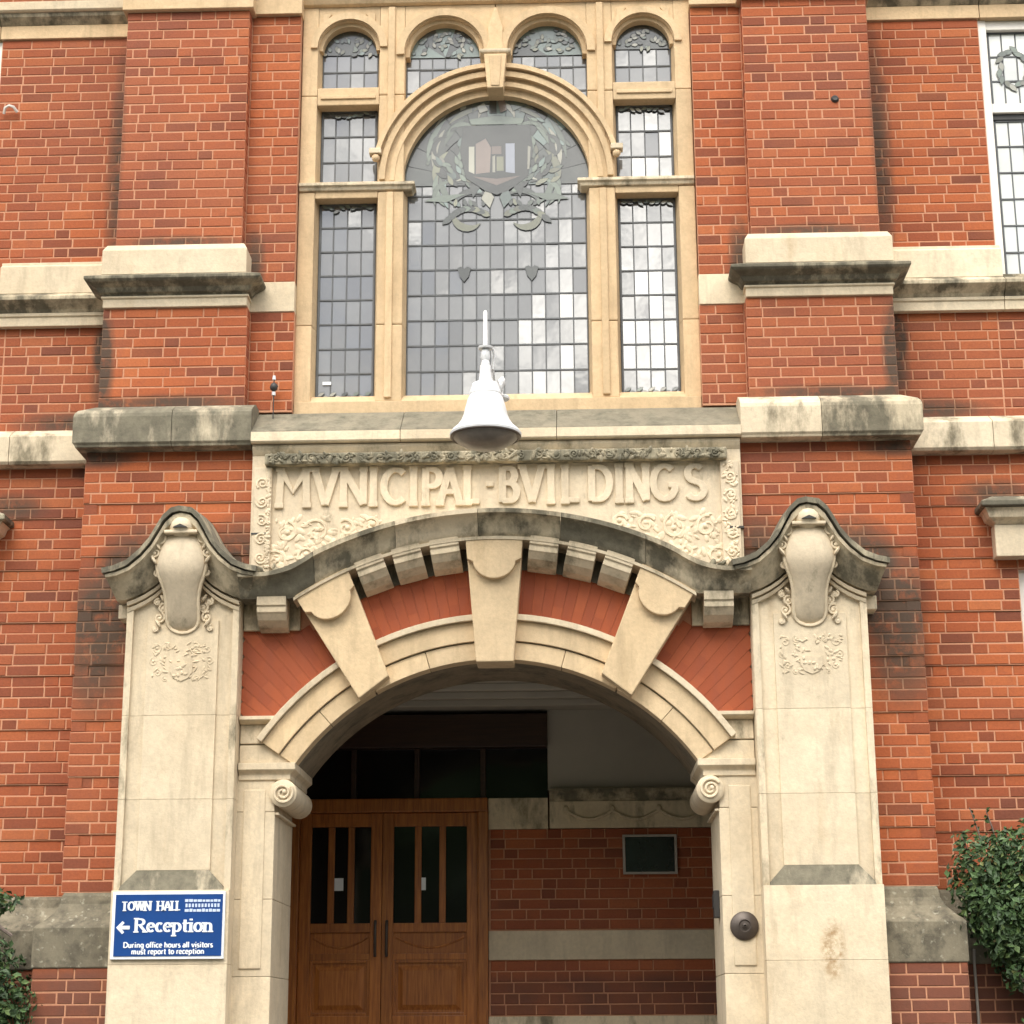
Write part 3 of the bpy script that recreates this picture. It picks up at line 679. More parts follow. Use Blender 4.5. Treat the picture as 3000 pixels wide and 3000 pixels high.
for s in (-1, 1):
    def cres(cx, cz, r, a0, a1, w, n=9):                   # crescent strip, thick in the middle
        o_, i_ = [], []
        for q in range(n+1):
            t = q/n; a = a0+(a1-a0)*t; h = w*sin(pi*t)*.5+.002
            o_.append((s*(cx+(r+h)*cos(a)), cz+(r+h)*sin(a))); i_.append((s*(cx+(r-h)*cos(a)), cz+(r-h)*sin(a)))
        return o_+i_[::-1]
    for (cx, cz, r, a0, a1, w, mt) in ((0, 6.22, .50, .05, .75, .035, 'glass_green'), (0, 6.22, .455, -.1, .6, .04, 'glass_cream'), (0, 6.22, .41, .2, 1.0, .045, 'glass_green'), (.05, 6.25, .40, .75, 1.5, .035, 'glass_olive'),
            (0, 6.22, .53, .7, 1.35, .03, 'glass_teal'), (.1, 6.3, .30, -.5, .5, .04, 'glass_dark'), (.06, 6.28, .44, .5, 1.2, .02, 'glass_cream'), (.2, 6.12, .24, -.4, .9, .05, 'glass_olive'), (.22, 6.05, .22, -.8, .4, .04, 'glass_green'),
            (.18, 6.22, .17, -1.2, -.2, .04, 'glass_dark'), (.12, 6.0, .26, -.5, .35, .035, 'glass_teal'), (.05, 6.15, .36, -.75, -.1, .04, 'glass_green'), (0, 6.55, .13, .1, 1.4, .03, 'glass_cream'), (0, 6.6, .17, .0, 1.2, .03, 'glass_green'),
            (.24, 6.40, .12, .2, 2.4, .03, 'glass_green'), (.36, 6.33, .09, -1.0, 1.6, .03, 'glass_dark'), (.30, 6.16, .08, 2.0, 4.6, .025, 'glass_cream'), (.20, 5.83, .11, -2.4, .2, .05, 'glass_olive'), (.17, 5.86, .14, .2, 2.4, .04, 'glass_dark'), (.32, 5.95, .13, -.4, 1.6, .03, 'glass_green')):
        pol.append((cres(cx, cz, r, a0, a1, w), mt))
    for j in range(8):
        a = random.uniform(.0, 1.4); r = random.uniform(.40, .56)
        pol.append((leaf_poly(s*r*cos(a), 6.2+r*sin(a)*.97, random.uniform(.05, .08), .012, (a+1.9) if s > 0 else pi-(a+1.9), 5), random.choice(G+('glass_cream',))))
    for j in range(20):                                    # inner wreath
        a = -1.2+j*.125; r = .275+.012*(-1)**j
        pol.append((leaf_poly(s*r*cos(a), CZ_+r*sin(a), .075, .016, (a+pi/2) if s > 0 else pi-(a+pi/2)), random.choice(G)))
    # ribbon tails
    for j in range(9):
        t = j/8; pol.append((leaf_poly(s*(.05+.27*t), 5.81+.06*sin(pi*t), .09, .022, (.5-1.2*t) if s > 0 else pi-(.5-1.2*t), 5), random.choice(('glass_olive', 'glass_green', 'glass_dark'))))
    for j in range(6): pol.append((leaf_poly(s*(.10+.04*j), 5.885, .06, .014, random.uniform(.6, 2.4), 5), random.choice(G)))
    pol.append(([(s*.22, 5.98), (s*.42, 5.97), (s*.52, 5.93), (s*.36, 5.92)], 'glass_green'))
    for j in range(10): pol.append((leaf_poly(s*random.uniform(.27, .42), random.uniform(6.0, 6.2), .09, .017, random.uniform(.2, 1.2) if s > 0 else pi-random.uniform(.2, 1.2), 5), random.choice(G+('glass_cream',))))
    pol.append(([(s*.02, 5.95), (s*.07, 6.03), (s*.11, 5.94), (s*.05, 5.87)], 'glass_cream' if s < 0 else 'glass_teal'))
    pol.append(([(s*.12, 6.03), (s*.20, 6.06), (s*.17, 5.95)], 'glass_dark'))
for q, mt in (([(-.24, 6.50), (.24, 6.50), (.26, 6.30), (.22, 6.10), (.08, 6.0), (0, 5.97), (-.08, 6.0), (-.22, 6.10), (-.26, 6.30)], 'glass_dark'),
              ([(-.20, 6.34), (-.16, 6.34), (-.16, 6.13), (-.20, 6.15)], 'glass_cream'), ([(-.15, 6.36), (-.08, 6.40), (-.04, 6.33), (-.05, 6.14), (-.15, 6.13)], 'glass_rose'),
              ([(-.035, 6.34), (.035, 6.34), (.035, 6.28), (-.035, 6.28)], 'glass_rose'), ([(-.03, 6.26), (-.01, 6.27), (-.01, 6.14), (-.03, 6.14)], 'glass_cream'),
              ([(.0, 6.26), (.05, 6.26), (.05, 6.15), (.0, 6.15)], 'glass_olive'), ([(.065, 6.36), (.13, 6.36), (.13, 6.13), (.065, 6.14)], 'glass_sky'),
              ([(.225, 6.34), (.245, 6.33), (.235, 6.16), (.22, 6.16)], 'glass_cream'), ([(-.17, 6.11), (.0, 6.09), (.17, 6.11), (.0, 6.04)], 'glass_rose'),
              ([(-.20, 6.55), (0, 6.58), (.20, 6.55), (.18, 6.51), (-.18, 6.51)], 'glass_green'), ([(-.14, 6.65), (-.09, 6.68), (-.06, 6.62), (-.12, 6.60)], 'glass_cream'),
              ([(.01, 6.69), (.06, 6.70), (.075, 6.62), (.03, 6.60)], 'glass_rose'), ([(-.05, 6.70), (.0, 6.72), (.0, 6.60), (-.05, 6.60)], 'glass_dark'),
              ([(.09, 6.70), (.17, 6.71), (.22, 6.66), (.12, 6.61)], 'glass_green'), ([(-.27, 6.70), (-.22, 6.73), (-.22, 6.64), (-.26, 6.62)], 'glass_cream')):
    pol.append((q, mt))
pol = pol[:NBACK]+[([(x*.98, z+CREST) for x, z in q], mt) for q, mt in pol[NBACK:]]
for sx_ in (-.228, .24):                                      # two little heart shields
    pol.append(([(sx_-.045, 5.575), (sx_-.02, 5.585), (sx_, 5.57), (sx_+.02, 5.585), (sx_+.045, 5.575), (sx_+.03, 5.515), (sx_, 5.475), (sx_-.03, 5.515)], 'glass_dark'))
# foliage in the light heads
for s in (-1, 1):
    for cx, zc, rr, num in ((s*1.045, 7.27, .17, 26), (s*.365, 7.25, .22, 38)):
        for j in range(num):
            a = random.uniform(0, pi); q = rr*sqrt(random.random())
            pol.append((leaf_poly(cx+q*cos(a), zc-.03+q*sin(a)*.85, .045, .012, random.uniform(0, 2*pi), 5), random.choice(G+('glass_cream', 'glass_olive', 'glass_cream'))))
    for z in (6.755, 6.04):
        for j in range(9):
            pol.append((leaf_poly(s*(.865+j*.04), z+.012*sin(j*.785), .05, .011, random.uniform(-.7, .7)+(pi if s < 0 else 0), 5), random.choice(G+('glass_cream', 'glass_teal'))))
    for j in range(9): pol.append((leaf_poly(s*1.045+(j-4.5)*.04, 4.655, .05, .010, .5*(-1)**j, 5), random.choice(('glass_dark', 'glass_green', 'glass_cream'))))
glass_bits(gw, pol, YG-.009)

# ---------------------------------------------------------------- pen-stroke lettering
def A(cx, cy, rx, ry, a0, a1, n=14): return [(cx+rx*cos(radians(a0+(a1-a0)*i/n)), cy+ry*sin(radians(a0+(a1-a0)*i/n))) for i in range(n+1)]
GL = {  # width, strokes (unit height), serif points (x, y) drawn as short bars
 'M': (1.0, [[(.08,0),(.12,1)],[(.12,1),(.5,.38),(.88,1)],[(.88,1),(.92,0)]], [(.08,0),(.92,0),(.1,1),(.9,1)]),
 'V': (.85, [[(.08,1),(.43,0)],[(.43,0),(.78,1)]], [(.08,1),(.78,1)]),
 'N': (.85, [[(.1,0),(.1,1)],[(.1,1),(.75,.0)],[(.75,0),(.75,1)]], [(.1,0),(.1,1),(.75,1)]),
 'I': (.3, [[(.15,0),(.15,1)]], [(.15,0),(.15,1)]),
 'C': (.8, [A(.45,.5,.36,.47,48,312)], []),
 'P': (.65, [[(.12,0),(.12,1)],[(.12,.96)]+A(.33,.72,.24,.24,90,-90)+[(.12,.48)]], [(.12,0)]),
 'A': (.85, [[(.06,0),(.43,1)],[(.43,1),(.8,0)],[(.2,.32),(.66,.32)]], [(.06,0),(.8,0)]),
 'L': (.62, [[(.12,1),(.12,0)],[(.12,.04),(.56,.04)]], [(.12,1),(.12,0)]),
 'B': (.68, [[(.12,0),(.12,1)],[(.12,.96)]+A(.32,.75,.2,.21,90,-90)+[(.12,.54)],[(.12,.54)]+A(.34,.29,.25,.25,90,-90)+[(.12,.04)]], []),
 'D': (.82, [[(.12,0),(.12,1)],[(.12,.96)]+A(.34,.5,.4,.46,90,-90)+[(.12,.04)]], []),
 'G': (.88, [A(.45,.5,.36,.47,48,330)+[(.78,.42)],[(.56,.42),(.82,.42)]], []),
 'S': (.62, [A(.31,.74,.2,.22,35,250,12)+A(.31,.27,.22,.23,80,-150,12)], []),
 'T': (.8, [[(.4,0),(.4,1)],[(.06,.96),(.74,.96)]], [(.4,0)]), 'O': (.9, [A(.45,.5,.36,.46,0,360,24)], []),
 'W': (1.15, [[(.06,1),(.32,0)],[(.32,0),(.57,1)],[(.57,1),(.83,0)],[(.83,0),(1.08,1)]], [(.06,1),(.57,1),(1.08,1)]),
 'H': (.92, [[(.15,0),(.15,1)],[(.77,0),(.77,1)],[(.15,.5),(.77,.5)]], [(.15,0),(.15,1),(.77,0),(.77,1)]),
 'R': (.82, [[(.14,0),(.14,1)],[(.14,.96)]+A(.38,.74,.25,.22,90,-90)+[(.14,.52)],[(.38,.5),(.74,.02)]], [(.14,0),(.14,1),(.72,0)]),
 'e': (.56, [[(.09,.36),(.46,.36)]+A(.28,.34,.2,.31,5,318,16)], []), 'c': (.52, [A(.28,.34,.2,.31,45,318,16)], []),
 'p': (.64, [[(.13,-.3),(.13,.64)],[(.13,.5)]+A(.3,.33,.23,.3,120,-120,16)+[(.13,.14)]], [(.13,-.3),(.09,.64)]),
 't': (.42, [[(.2,.9)]+[(.2,.16)]+A(.31,.15,.11,.13,180,300,6),[(.04,.62),(.38,.62)]], []),
 'i': (.34, [[(.17,0),(.17,.64)],[(.17,.84),(.17,.97)]], [(.17,0),(.13,.64)]), 'o': (.60, [A(.3,.33,.22,.31,0,360,20)], []),
 'n': (.68, [[(.14,0),(.14,.64)],[(.14,.44)]+A(.33,.42,.19,.2,150,0,10)+[(.52,0)]], [(.14,0),(.52,0),(.1,.64)]),
 'u': (.62, [[(.12,.64),(.12,.2)]+A(.3,.2,.18,.18,180,360,8)+[(.48,.64)],[(.48,.64),(.48,0)]], []), 'r': (.44, [[(.13,0),(.13,.64)],[(.13,.4)]+A(.28,.42,.15,.2,170,60,6)], [(.13,0)]),
 'a': (.56, [A(.26,.2,.17,.19,0,360,12),[(.44,.0),(.44,.45)]+A(.28,.45,.16,.18,0,150,6)], []), 'l': (.3, [[(.14,0),(.14,1)]], [(.14,0)]), 'h': (.64, [[(.13,0),(.13,1)],[(.13,.42)]+A(.31,.42,.18,.2,160,0,8)+[(.49,0)]], []),
 's': (.46, [A(.23,.47,.14,.15,40,250,8)+A(.23,.17,.15,.16,80,-150,8)], []), 'm': (.95, [[(.12,0),(.12,.64)],[(.12,.42)]+A(.28,.42,.16,.2,160,0,6)+[(.44,0)],[(.44,.42)]+A(.6,.42,.16,.2,160,0,6)+[(.76,0)]], []),
 'v': (.56, [[(.06,.64),(.28,0)],[(.28,0),(.5,.64)]], []), 'f': (.36, [[(.16,0),(.16,.8)]+A(.28,.8,.12,.17,180,60,6),[(.04,.62),(.32,.62)]], []), 'g': (.6, [A(.28,.34,.2,.3,0,360,14),[(.48,.64),(.48,-.1)]+A(.3,-.1,.18,.18,0,-150,6)], []),
 ' ': (.34, [], []), '.': (.4, [[(.2,.45),(.2,.6)]], [])}
def glyph(mb, ch, x, z, sx, sz, y0, y1, thick, thin, serif=0.0):
    w, strokes, ser = GL[ch]
    for st in strokes:
        pts = [(x+a*sx, z+b*sz) for a, b in st]; n = len(pts)
        L_, R_ = [], []
        for i, p in enumerate(pts):
            a, b = pts[max(i-1, 0)], pts[min(i+1, n-1)]
            dx, dz = b[0]-a[0], b[1]-a[1]; q = sqrt(dx*dx+dz*dz) or 1e-6
            hw = (thin+(thick-thin)*abs(dz/q))/2; nx, nz_ = -dz/q*hw, dx/q*hw
            L_.append((p[0]+nx, p[1]+nz_)); R_.append((p[0]-nx, p[1]-nz_))
        mb.loft([[(l[0], y0, l[1]), (r_[0], y0, r_[1]), (r_[0], y1, r_[1]), (l[0], y1, l[1])] for l, r_ in zip(L_, R_)])
        y0 -= .0003
    if serif:
        for a, b in ser: mb.box(x+a*sx-serif, x+a*sx+serif, y0-.0004, y1, z+b*sz-thin*.5, z+b*sz+thin*.5)
    return w*sx

# ---------------------------------------------------------------- inscription panel
pan = P('inscription_panel')
MB().box(-1.592, 1.592, -.40, .2, 3.20, 4.187).build('panel_slab', 'stone_panel', pan, bevel=.006)
for a, b, z0, z1 in ((-1.590, 1.590, 4.118, 4.183),):
    MB().mould(a, b, -.402, -.3, [(.0, z0), (.015, z0+.02), (.03, z0+.045), (.03, z1)], (0, 0)).build('panel_moulding', 'stone_edge', pan, bevel=.003)
fr = MB()
fr.box(-1.50, 1.50, -.478, -.395, 4.035, 4.112).build('panel_frame', 'stone_border', pan, bevel=.012)
for s in (-1, 1): B('panel_frame', 'stone_panel', pan, *((1.455, 1.575) if s > 0 else (-1.575, -1.455)), -.432, -.395, 3.30, 4.033, .010)
lx = lambda px: -1.43+(px-813)*.002230
for ch, a, b in (('M',815,908),('V',920,992),('N',1002,1075),('I',1086,1110),('C',1120,1194),('I',1203,1227),('P',1240,1296),('A',1288,1352),('L',1362,1412),('.',1425,1450),
                 ('B',1464,1522),('V',1526,1592),('I',1603,1627),('L',1645,1702),('D',1724,1790),('I',1801,1825),('N',1836,1896),('G',1904,1982),('S',2000,2066)):
    mb = MB(); w = GL[ch][0]; glyph(mb, ch, lx(a), 3.775, (lx(b)-lx(a))/w*1.04, .24, -.419, -.395, .050, .036, .030)
    mb.build('letter', 'stone_panel', pan, bevel=.006)
# carved running foliage on the frame and beneath the lettering
def foliage(n, x0, x1, z0, z1, y, rmin, rmax, dep):
    mb = MB()
    for i in range(n):
        x, z = random.uniform(x0, x1), random.uniform(z0, z1); r = random.uniform(rmin, rmax)
        mb.blob((x, y, z), r*.5, dep, r, random.uniform(0, 2*pi))
    return mb
def scroll(mb, cx, cz, r, turns, y, tr, flip=1, a0=0):
    pts = []
    n = int(18*turns)
    for i in range(n+1):
        t = i/n; a = a0+flip*2*pi*turns*t; q = r*(1-.82*t); pts.append((cx+q*cos(a), y, cz+q*sin(a)))
    mb.tube(pts, tr, 6, tr*.7); mb.blob((pts[-1][0], y, pts[-1][2]), tr*1.5, tr*1.2, tr*1.5)
m1 = foliage(210, -1.47, 1.47, 4.045, 4.105, -.478, .012, .03, .013)
for i in range(26): scroll(m1, -1.42+i*.1136, 4.075, .030, 1.4, -.480, .007, (-1)**i, i)
tag(m1.build('carved_foliage', 'stone_border', pan, smooth=True), kind='stuff')
m2 = MB()
for s in (-1, 1):
    f2 = foliage(80, s*1.475 if s < 0 else 1.475, s*1.475-.0 if s < 0 else 1.555, 3.35, 4.02, -.432, .010, .026, .010)
    f2.v = [(p[0]-(0.0 if s > 0 else random.uniform(0, .0)), p[1], p[2]) for p in f2.v]
    for p0 in range(5): scroll(m2, s*1.515, 3.42+p0*.125, .04, 1.5, -.434, .008, (-1)**p0*s, p0)
    m2.add(f2.v, f2.f)
    for cx, cz, r in ((1.36, 3.60, .075), (1.16, 3.60, .085), (1.42, 3.40, .08), (.97, 3.62, .06), (1.22, 3.44, .06), (.80, 3.64, .05)):
        scroll(m2, s*cx, cz, r, 1.25, -.398, .013, s, random.uniform(0, 6))
    f3 = foliage(130, min(s*.75, s*1.45), max(s*.75, s*1.45), 3.34, 3.70, -.399, .016, .042, .009); m2.add(f3.v, f3.f)
tag(m2.build('carved_foliage', 'stone_panel', pan, smooth=True), kind='stuff')
B('panel_joint', 'black_metal', pan, -1.58, -1.475, -.4345, -.39, 3.578, 3.590, 0); B('panel_joint', 'black_metal', pan, 1.50, 1.594, -.4345, -.39, 3.578, 3.590, 0)
for s in (-1, 1):       # weathered lumps where the panel meets the hood
    f4 = foliage(40, min(s*1.3, s*1.58), max(s*1.3, s*1.58), 3.24, 3.36, -.42, .02, .05, .03); f4.build('carved_foliage', 'stone_border', pan, smooth=True)

# ---------------------------------------------------------------- portal
port = P('portal')
AC = 1.2
def ringstone(r0, r1, a0, a1, y0, y1, mat, name, n=10, bev=.004):
    pa, pb = arc(0, AC, r0, a0, a1, n), arc(0, AC, r1, a0, a1, n)
    MB().loft([[(p[0], y0, p[1]), (q[0], y0, q[1]), (q[0], y1, q[1]), (p[0], y1, p[1])] for p, q in zip(pa, pb)]).build(name, mat, port, bevel=bev)
# spring of the ring ~35 degrees
aS = radians(35.0); aV0, aV1 = radians(60.3), radians(60.7); aK = radians(88)
segs = []
for s in (0, 1):
    for a0, a1 in ((aS, aV0), (aV1, aK)):
        b0, b1 = (a0, a1) if s == 0 else (pi-a1, pi-a0)
        mid = (b0+b1)/2
        for c_, d_ in ((b0, mid-.001), (mid+.001, b1)):
            ringstone(1.53, 1.640, c_, d_, -.495, -.37, 'stone_arch', 'voussoir')
        for c_, d_ in ((b0, b1),):
            ringstone(1.648, 1.775, c_, d_, -.512, .2, 'stone_arch', 'voussoir')
            ringstone(1.64, 1.648, c_, d_, -.482, .2, 'stone_border', 'joint_moulding', bev=0)
            ringstone(1.777, 1.815, c_, d_, -.545, .0, 'stone_pale', 'hood_fillet')
ringstone(1.533, 1.80, aS, pi-aS, -.40, .282, 'stone_soffit_shade', 'arch_soffit', 40, 0)
# dropped voussoirs and keystone with their rounded aprons
def tongue(top, bot, y, name):
    # quad top edge (t0,t1), bottom (b0,b1); apron shape along the axis
    (t0, t1), (b0, b1) = top, bot
    def q(u, v): 
        l = (t0[0]+(b0[0]-t0[0])*v, t0[1]+(b0[1]-t0[1])*v); r_ = (t1[0]+(b1[0]-t1[0])*v, t1[1]+(b1[1]-t1[1])*v)
        return (l[0]+(r_[0]-l[0])*u, l[1]+(r_[1]-l[1])*u)
    MB().prism([t0, t1, b1, b0], y, -.37).build(name, 'stone_arch', port, bevel=.008)
    v0 = .18; ap = [q(.0, -.0), q(1.0, -.0), q(1.0, v0)]
    for i in range(13):
        a = pi*i/12; ap.append(q(.5+.40*cos(a), v0+.02+.14*sin(a)))
    ap.append(q(0, v0))
    MB().prism(ap, y-.048, y+.01).build('apron', 'stone_arch', port, bevel=.006)
tongue(((-.182, 3.485), (.182, 3.485)), ((-.117, 2.695), (.117, 2.695)), -.605, 'keystone')
for s in (-1, 1):
    tongue(((s*1.262, 3.13), (s*.93, 3.305)), ((s*.845, 2.475), (s*.662, 2.615)), -.60, 'voussoir')
    # springers and jamb stones
    def FX(a, b): return (a, b) if s > 0 else (-b, -a)
    MB().prism([(s*1.60, 2.095), (s*1.255, 2.095), (s*1.33, 2.206), (s*1.60, 2.206)], -.478, .28).build('springer', 'stone_pale', port, bevel=.005)
    MB().prism([(s*1.60, 2.216), (s*1.36, 2.216), (s*1.40, 2.335), (s*1.60, 2.335)], -.474, .2).build('springer', 'stone_edge', port, bevel=.006)
    B('springer_joint', 'stone_border', port, *FX(1.35, 1.60), -.462, .2, 2.206, 2.216, 0)
    MB().mould(*FX(1.375, 1.60), -.474, .0, [(.0, 2.337), (.03, 2.345), (.06, 2.36), (.06, 2.382)], (0, 0)).build('hood_fillet', 'stone_pale', port, bevel=.003)
    zz = [(-1.02, .30), (.304, .80), (.804, 1.26), (1.264, 1.79)]
    for z0, z1 in zz: B('jamb_stone', 'stone_pale', port, *FX(1.37, 1.62), -.47, .28, z0, z1+.002, .004)
    B('jamb_stone', 'stone_pale', port, *FX(1.372, 1.62), -.472, .278, 1.794, 2.02, .006)
    for z0, z1 in ((1.264, 1.74),): B('jamb_panel', 'stone_pale', port, *FX(1.43, 1.565), -.479, -.46, .85, 1.93, .006)
    MB().mould(*FX(1.29, 1.60), -.472, .27, [(.0, 1.985), (.012, 1.99), (.012, 2.02), (.02, 2.03), (.045, 2.05), (.045, 2.092)], (1, 0) if s > 0 else (0, 1)).build('capital', 'stone_pale', port, bevel=.004)
    # rolled volute running back under the springing
    cxv, czv = s*1.318, 1.905
    MB().lathe([(.0, -.002), (.07, .0), (.085, .012), (.085, .72), (.07, .73)], cxv, -.505, czv, 28, 'y').build('volute', 'stone_pale', port, smooth=True)
    v2 = MB(); scroll(v2, cxv, czv, .066, 2.0, -.512, .010, s, .6); v2.build('volute_scroll', 'stone_pale', port, smooth=True)
    B('neck_mould', 'stone_pale', port, *FX(1.345, 1.5), -.46, .27, 1.775, 1.79, .004)
# rubbed brick spandrels: radial gauged bricks
def spand(a0, a1, rfun, n, split):
    for i in range(n):
        c_, d_ = a0+(a1-a0)*i/n+.0004, a0+(a1-a0)*(i+1)/n-.0004
        ro = rfun((c_+d_)/2); cuts = [1.80]
        k_ = 1.80+(.11 if i % 2 else .215)
        while k_ < ro-.05: cuts.append(k_); k_ += .225
        cuts.append(ro)
        for r0, r1 in zip(cuts[:-1], cuts[1:]):
            p = [(r0*cos(c_), AC+r0*sin(c_)), (r1*cos(c_), AC+r1*sin(c_)), (r1*cos(d_), AC+r1*sin(d_)), (r0*cos(d_), AC+r0*sin(d_))]
            MB().prism([p[0], p[1], p[2], p[3]], -.452+random.uniform(-.001, .001), -.35).build('gauged_brick', 'rubbed_brick', port)
spand(radians(63), radians(89), lambda a: 2.16, 13, 0); spand(radians(91), radians(117), lambda a: 2.16, 13, 0)
rs = lambda a: min((2.955-AC)/sin(a), 1.615/abs(cos(a)) if abs(cos(a)) > .01 else 9)
spand(radians(37), radians(64), rs, 14, 0); spand(radians(116), radians(143), rs, 14, 0)
MB().prism([(-1.6, 2.10)]+[(x, z) for x, z in arc(0, AC, 1.78, pi-aS, aS, 40)]+[(1.6, 2.10), (1.6, 3.12), (1.25, 3.13)]+[(1.2-2.4*i/20, 1.22+sqrt(2.29**2-(1.2-2.4*i/20)**2)) for i in range(21)]+[(-1.25, 3.13), (-1.6, 3.12)], -.44, .28).build('spandrel_core', 'mortar', port)
# bed mould behind the dentils, dentils, hood
HT = lambda x: 1.08+sqrt(2.566**2-x*x); HB = lambda x: 1.22+sqrt(2.27**2-x*x)
pa = arc(0, 1.22, 2.10, radians(63.5), radians(116.5), 30); pb = arc(0, 1.22, 2.30, radians(63.5), radians(116.5), 30)
MB().loft([[(p[0], -.468, p[1]), (q[0], -.455, q[1]), (q[0], -.3, q[1]), (p[0], -.3, p[1])] for p, q in zip(pa, pb)]).build('bed_mould', 'stone_soot_shade', port)  # dark stone paints in the shade of the gaps between dentils
for s in (-1, 1): B('bed_mould', 'stone_grimy', port, *((1.24, 1.60) if s > 0 else (-1.60, -1.24)), -.48, -.3, 2.935, 3.12, .004)
def dentil(ang, cx, cz):
    # block with rolled underside; local axes: tangent x, radial z
    rings = []
    prof = [(-.44, .02), (-.44, -.178), (-.48, -.176), (-.54, -.160), (-.60, -.125), (-.632, -.088), (-.642, -.080), (-.642, -.045), (-.655, -.038), (-.655, .02)]
    ca, sa = cos(ang), sin(ang)
    for t in (-.092, .092):
        rings.append([(cx+t*ca+r_*-sa*-1*0+t*0 + r_*cos(ang+pi/2), y, cz+t*sa+r_*sin(ang+pi/2)) for y, r_ in prof])
    MB().loft(rings).build('dentil', 'stone_edge', port, bevel=.004)
for s in (-1, 1):
    for th in (8.1, 14.3, 20.5):
        a = radians(90-s*th); dentil(a-pi/2, 2.268*cos(a), 1.22+2.268*sin(a))
    dentil(0, s*1.40, 3.10)
hood = MB(); rings = []
xs = [-1.60+3.2*i/96 for i in range(97)]
def topz(x):
    ax_ = abs(x)
    z = HT(min(ax_, 1.30)); 
    if ax_ > 1.12:
        t = min((ax_-1.12)/.36, 1); tz = HT(1.12); z = tz+(3.25-tz)*(1-(1-t)**1.9)
    return z
def botz(x):
    ax_ = abs(x); return HB(ax_) if ax_ < 1.262 else 3.105
def hoodring(x, zt, zb, nx=0.0, f=1.0):
    h = zt-zb
    prof = [(-.40, 0), (-.645, 0), (-.65, .06), (-.664, .12), (-.674, .30), (-.695, .52), (-.725, .70), (-.742, .78), (-.765, .80), (-.768, .97), (-.75, 1.0), (-.40, 1.22)]
    return [(x, -.40+(y+.40)*f, zb+h*t) for y, t in prof]
stops = [-1.60, -1.13, -.62, -.10, .42, .95, 1.60]
mats_h = ['stone_cornice', 'stone_grimy', 'stone_edge', 'stone_grimy', 'stone_cornice', 'stone_grimy']
for q in range(6):
    a, b = stops[q]+.0015, stops[q+1]-.0015
    rr = [hoodring(a+(b-a)*i/18, topz(a+(b-a)*i/18), botz(a+(b-a)*i/18)) for i in range(19)]
    MB().loft(rr).build('hood_stone', mats_h[q], port, smooth=True)
# thin fillet under the hood
rr = []
for i in range(61):
    x = -1.26+2.52*i/60; zb = HB(x)
    rr.append([(x, -.66, zb-.002), (x, -.66, zb-.022), (x, -.45, zb-.03), (x, -.45, zb-.002)])
MB().loft(rr).build('hood_fillet', 'stone_edge', port)

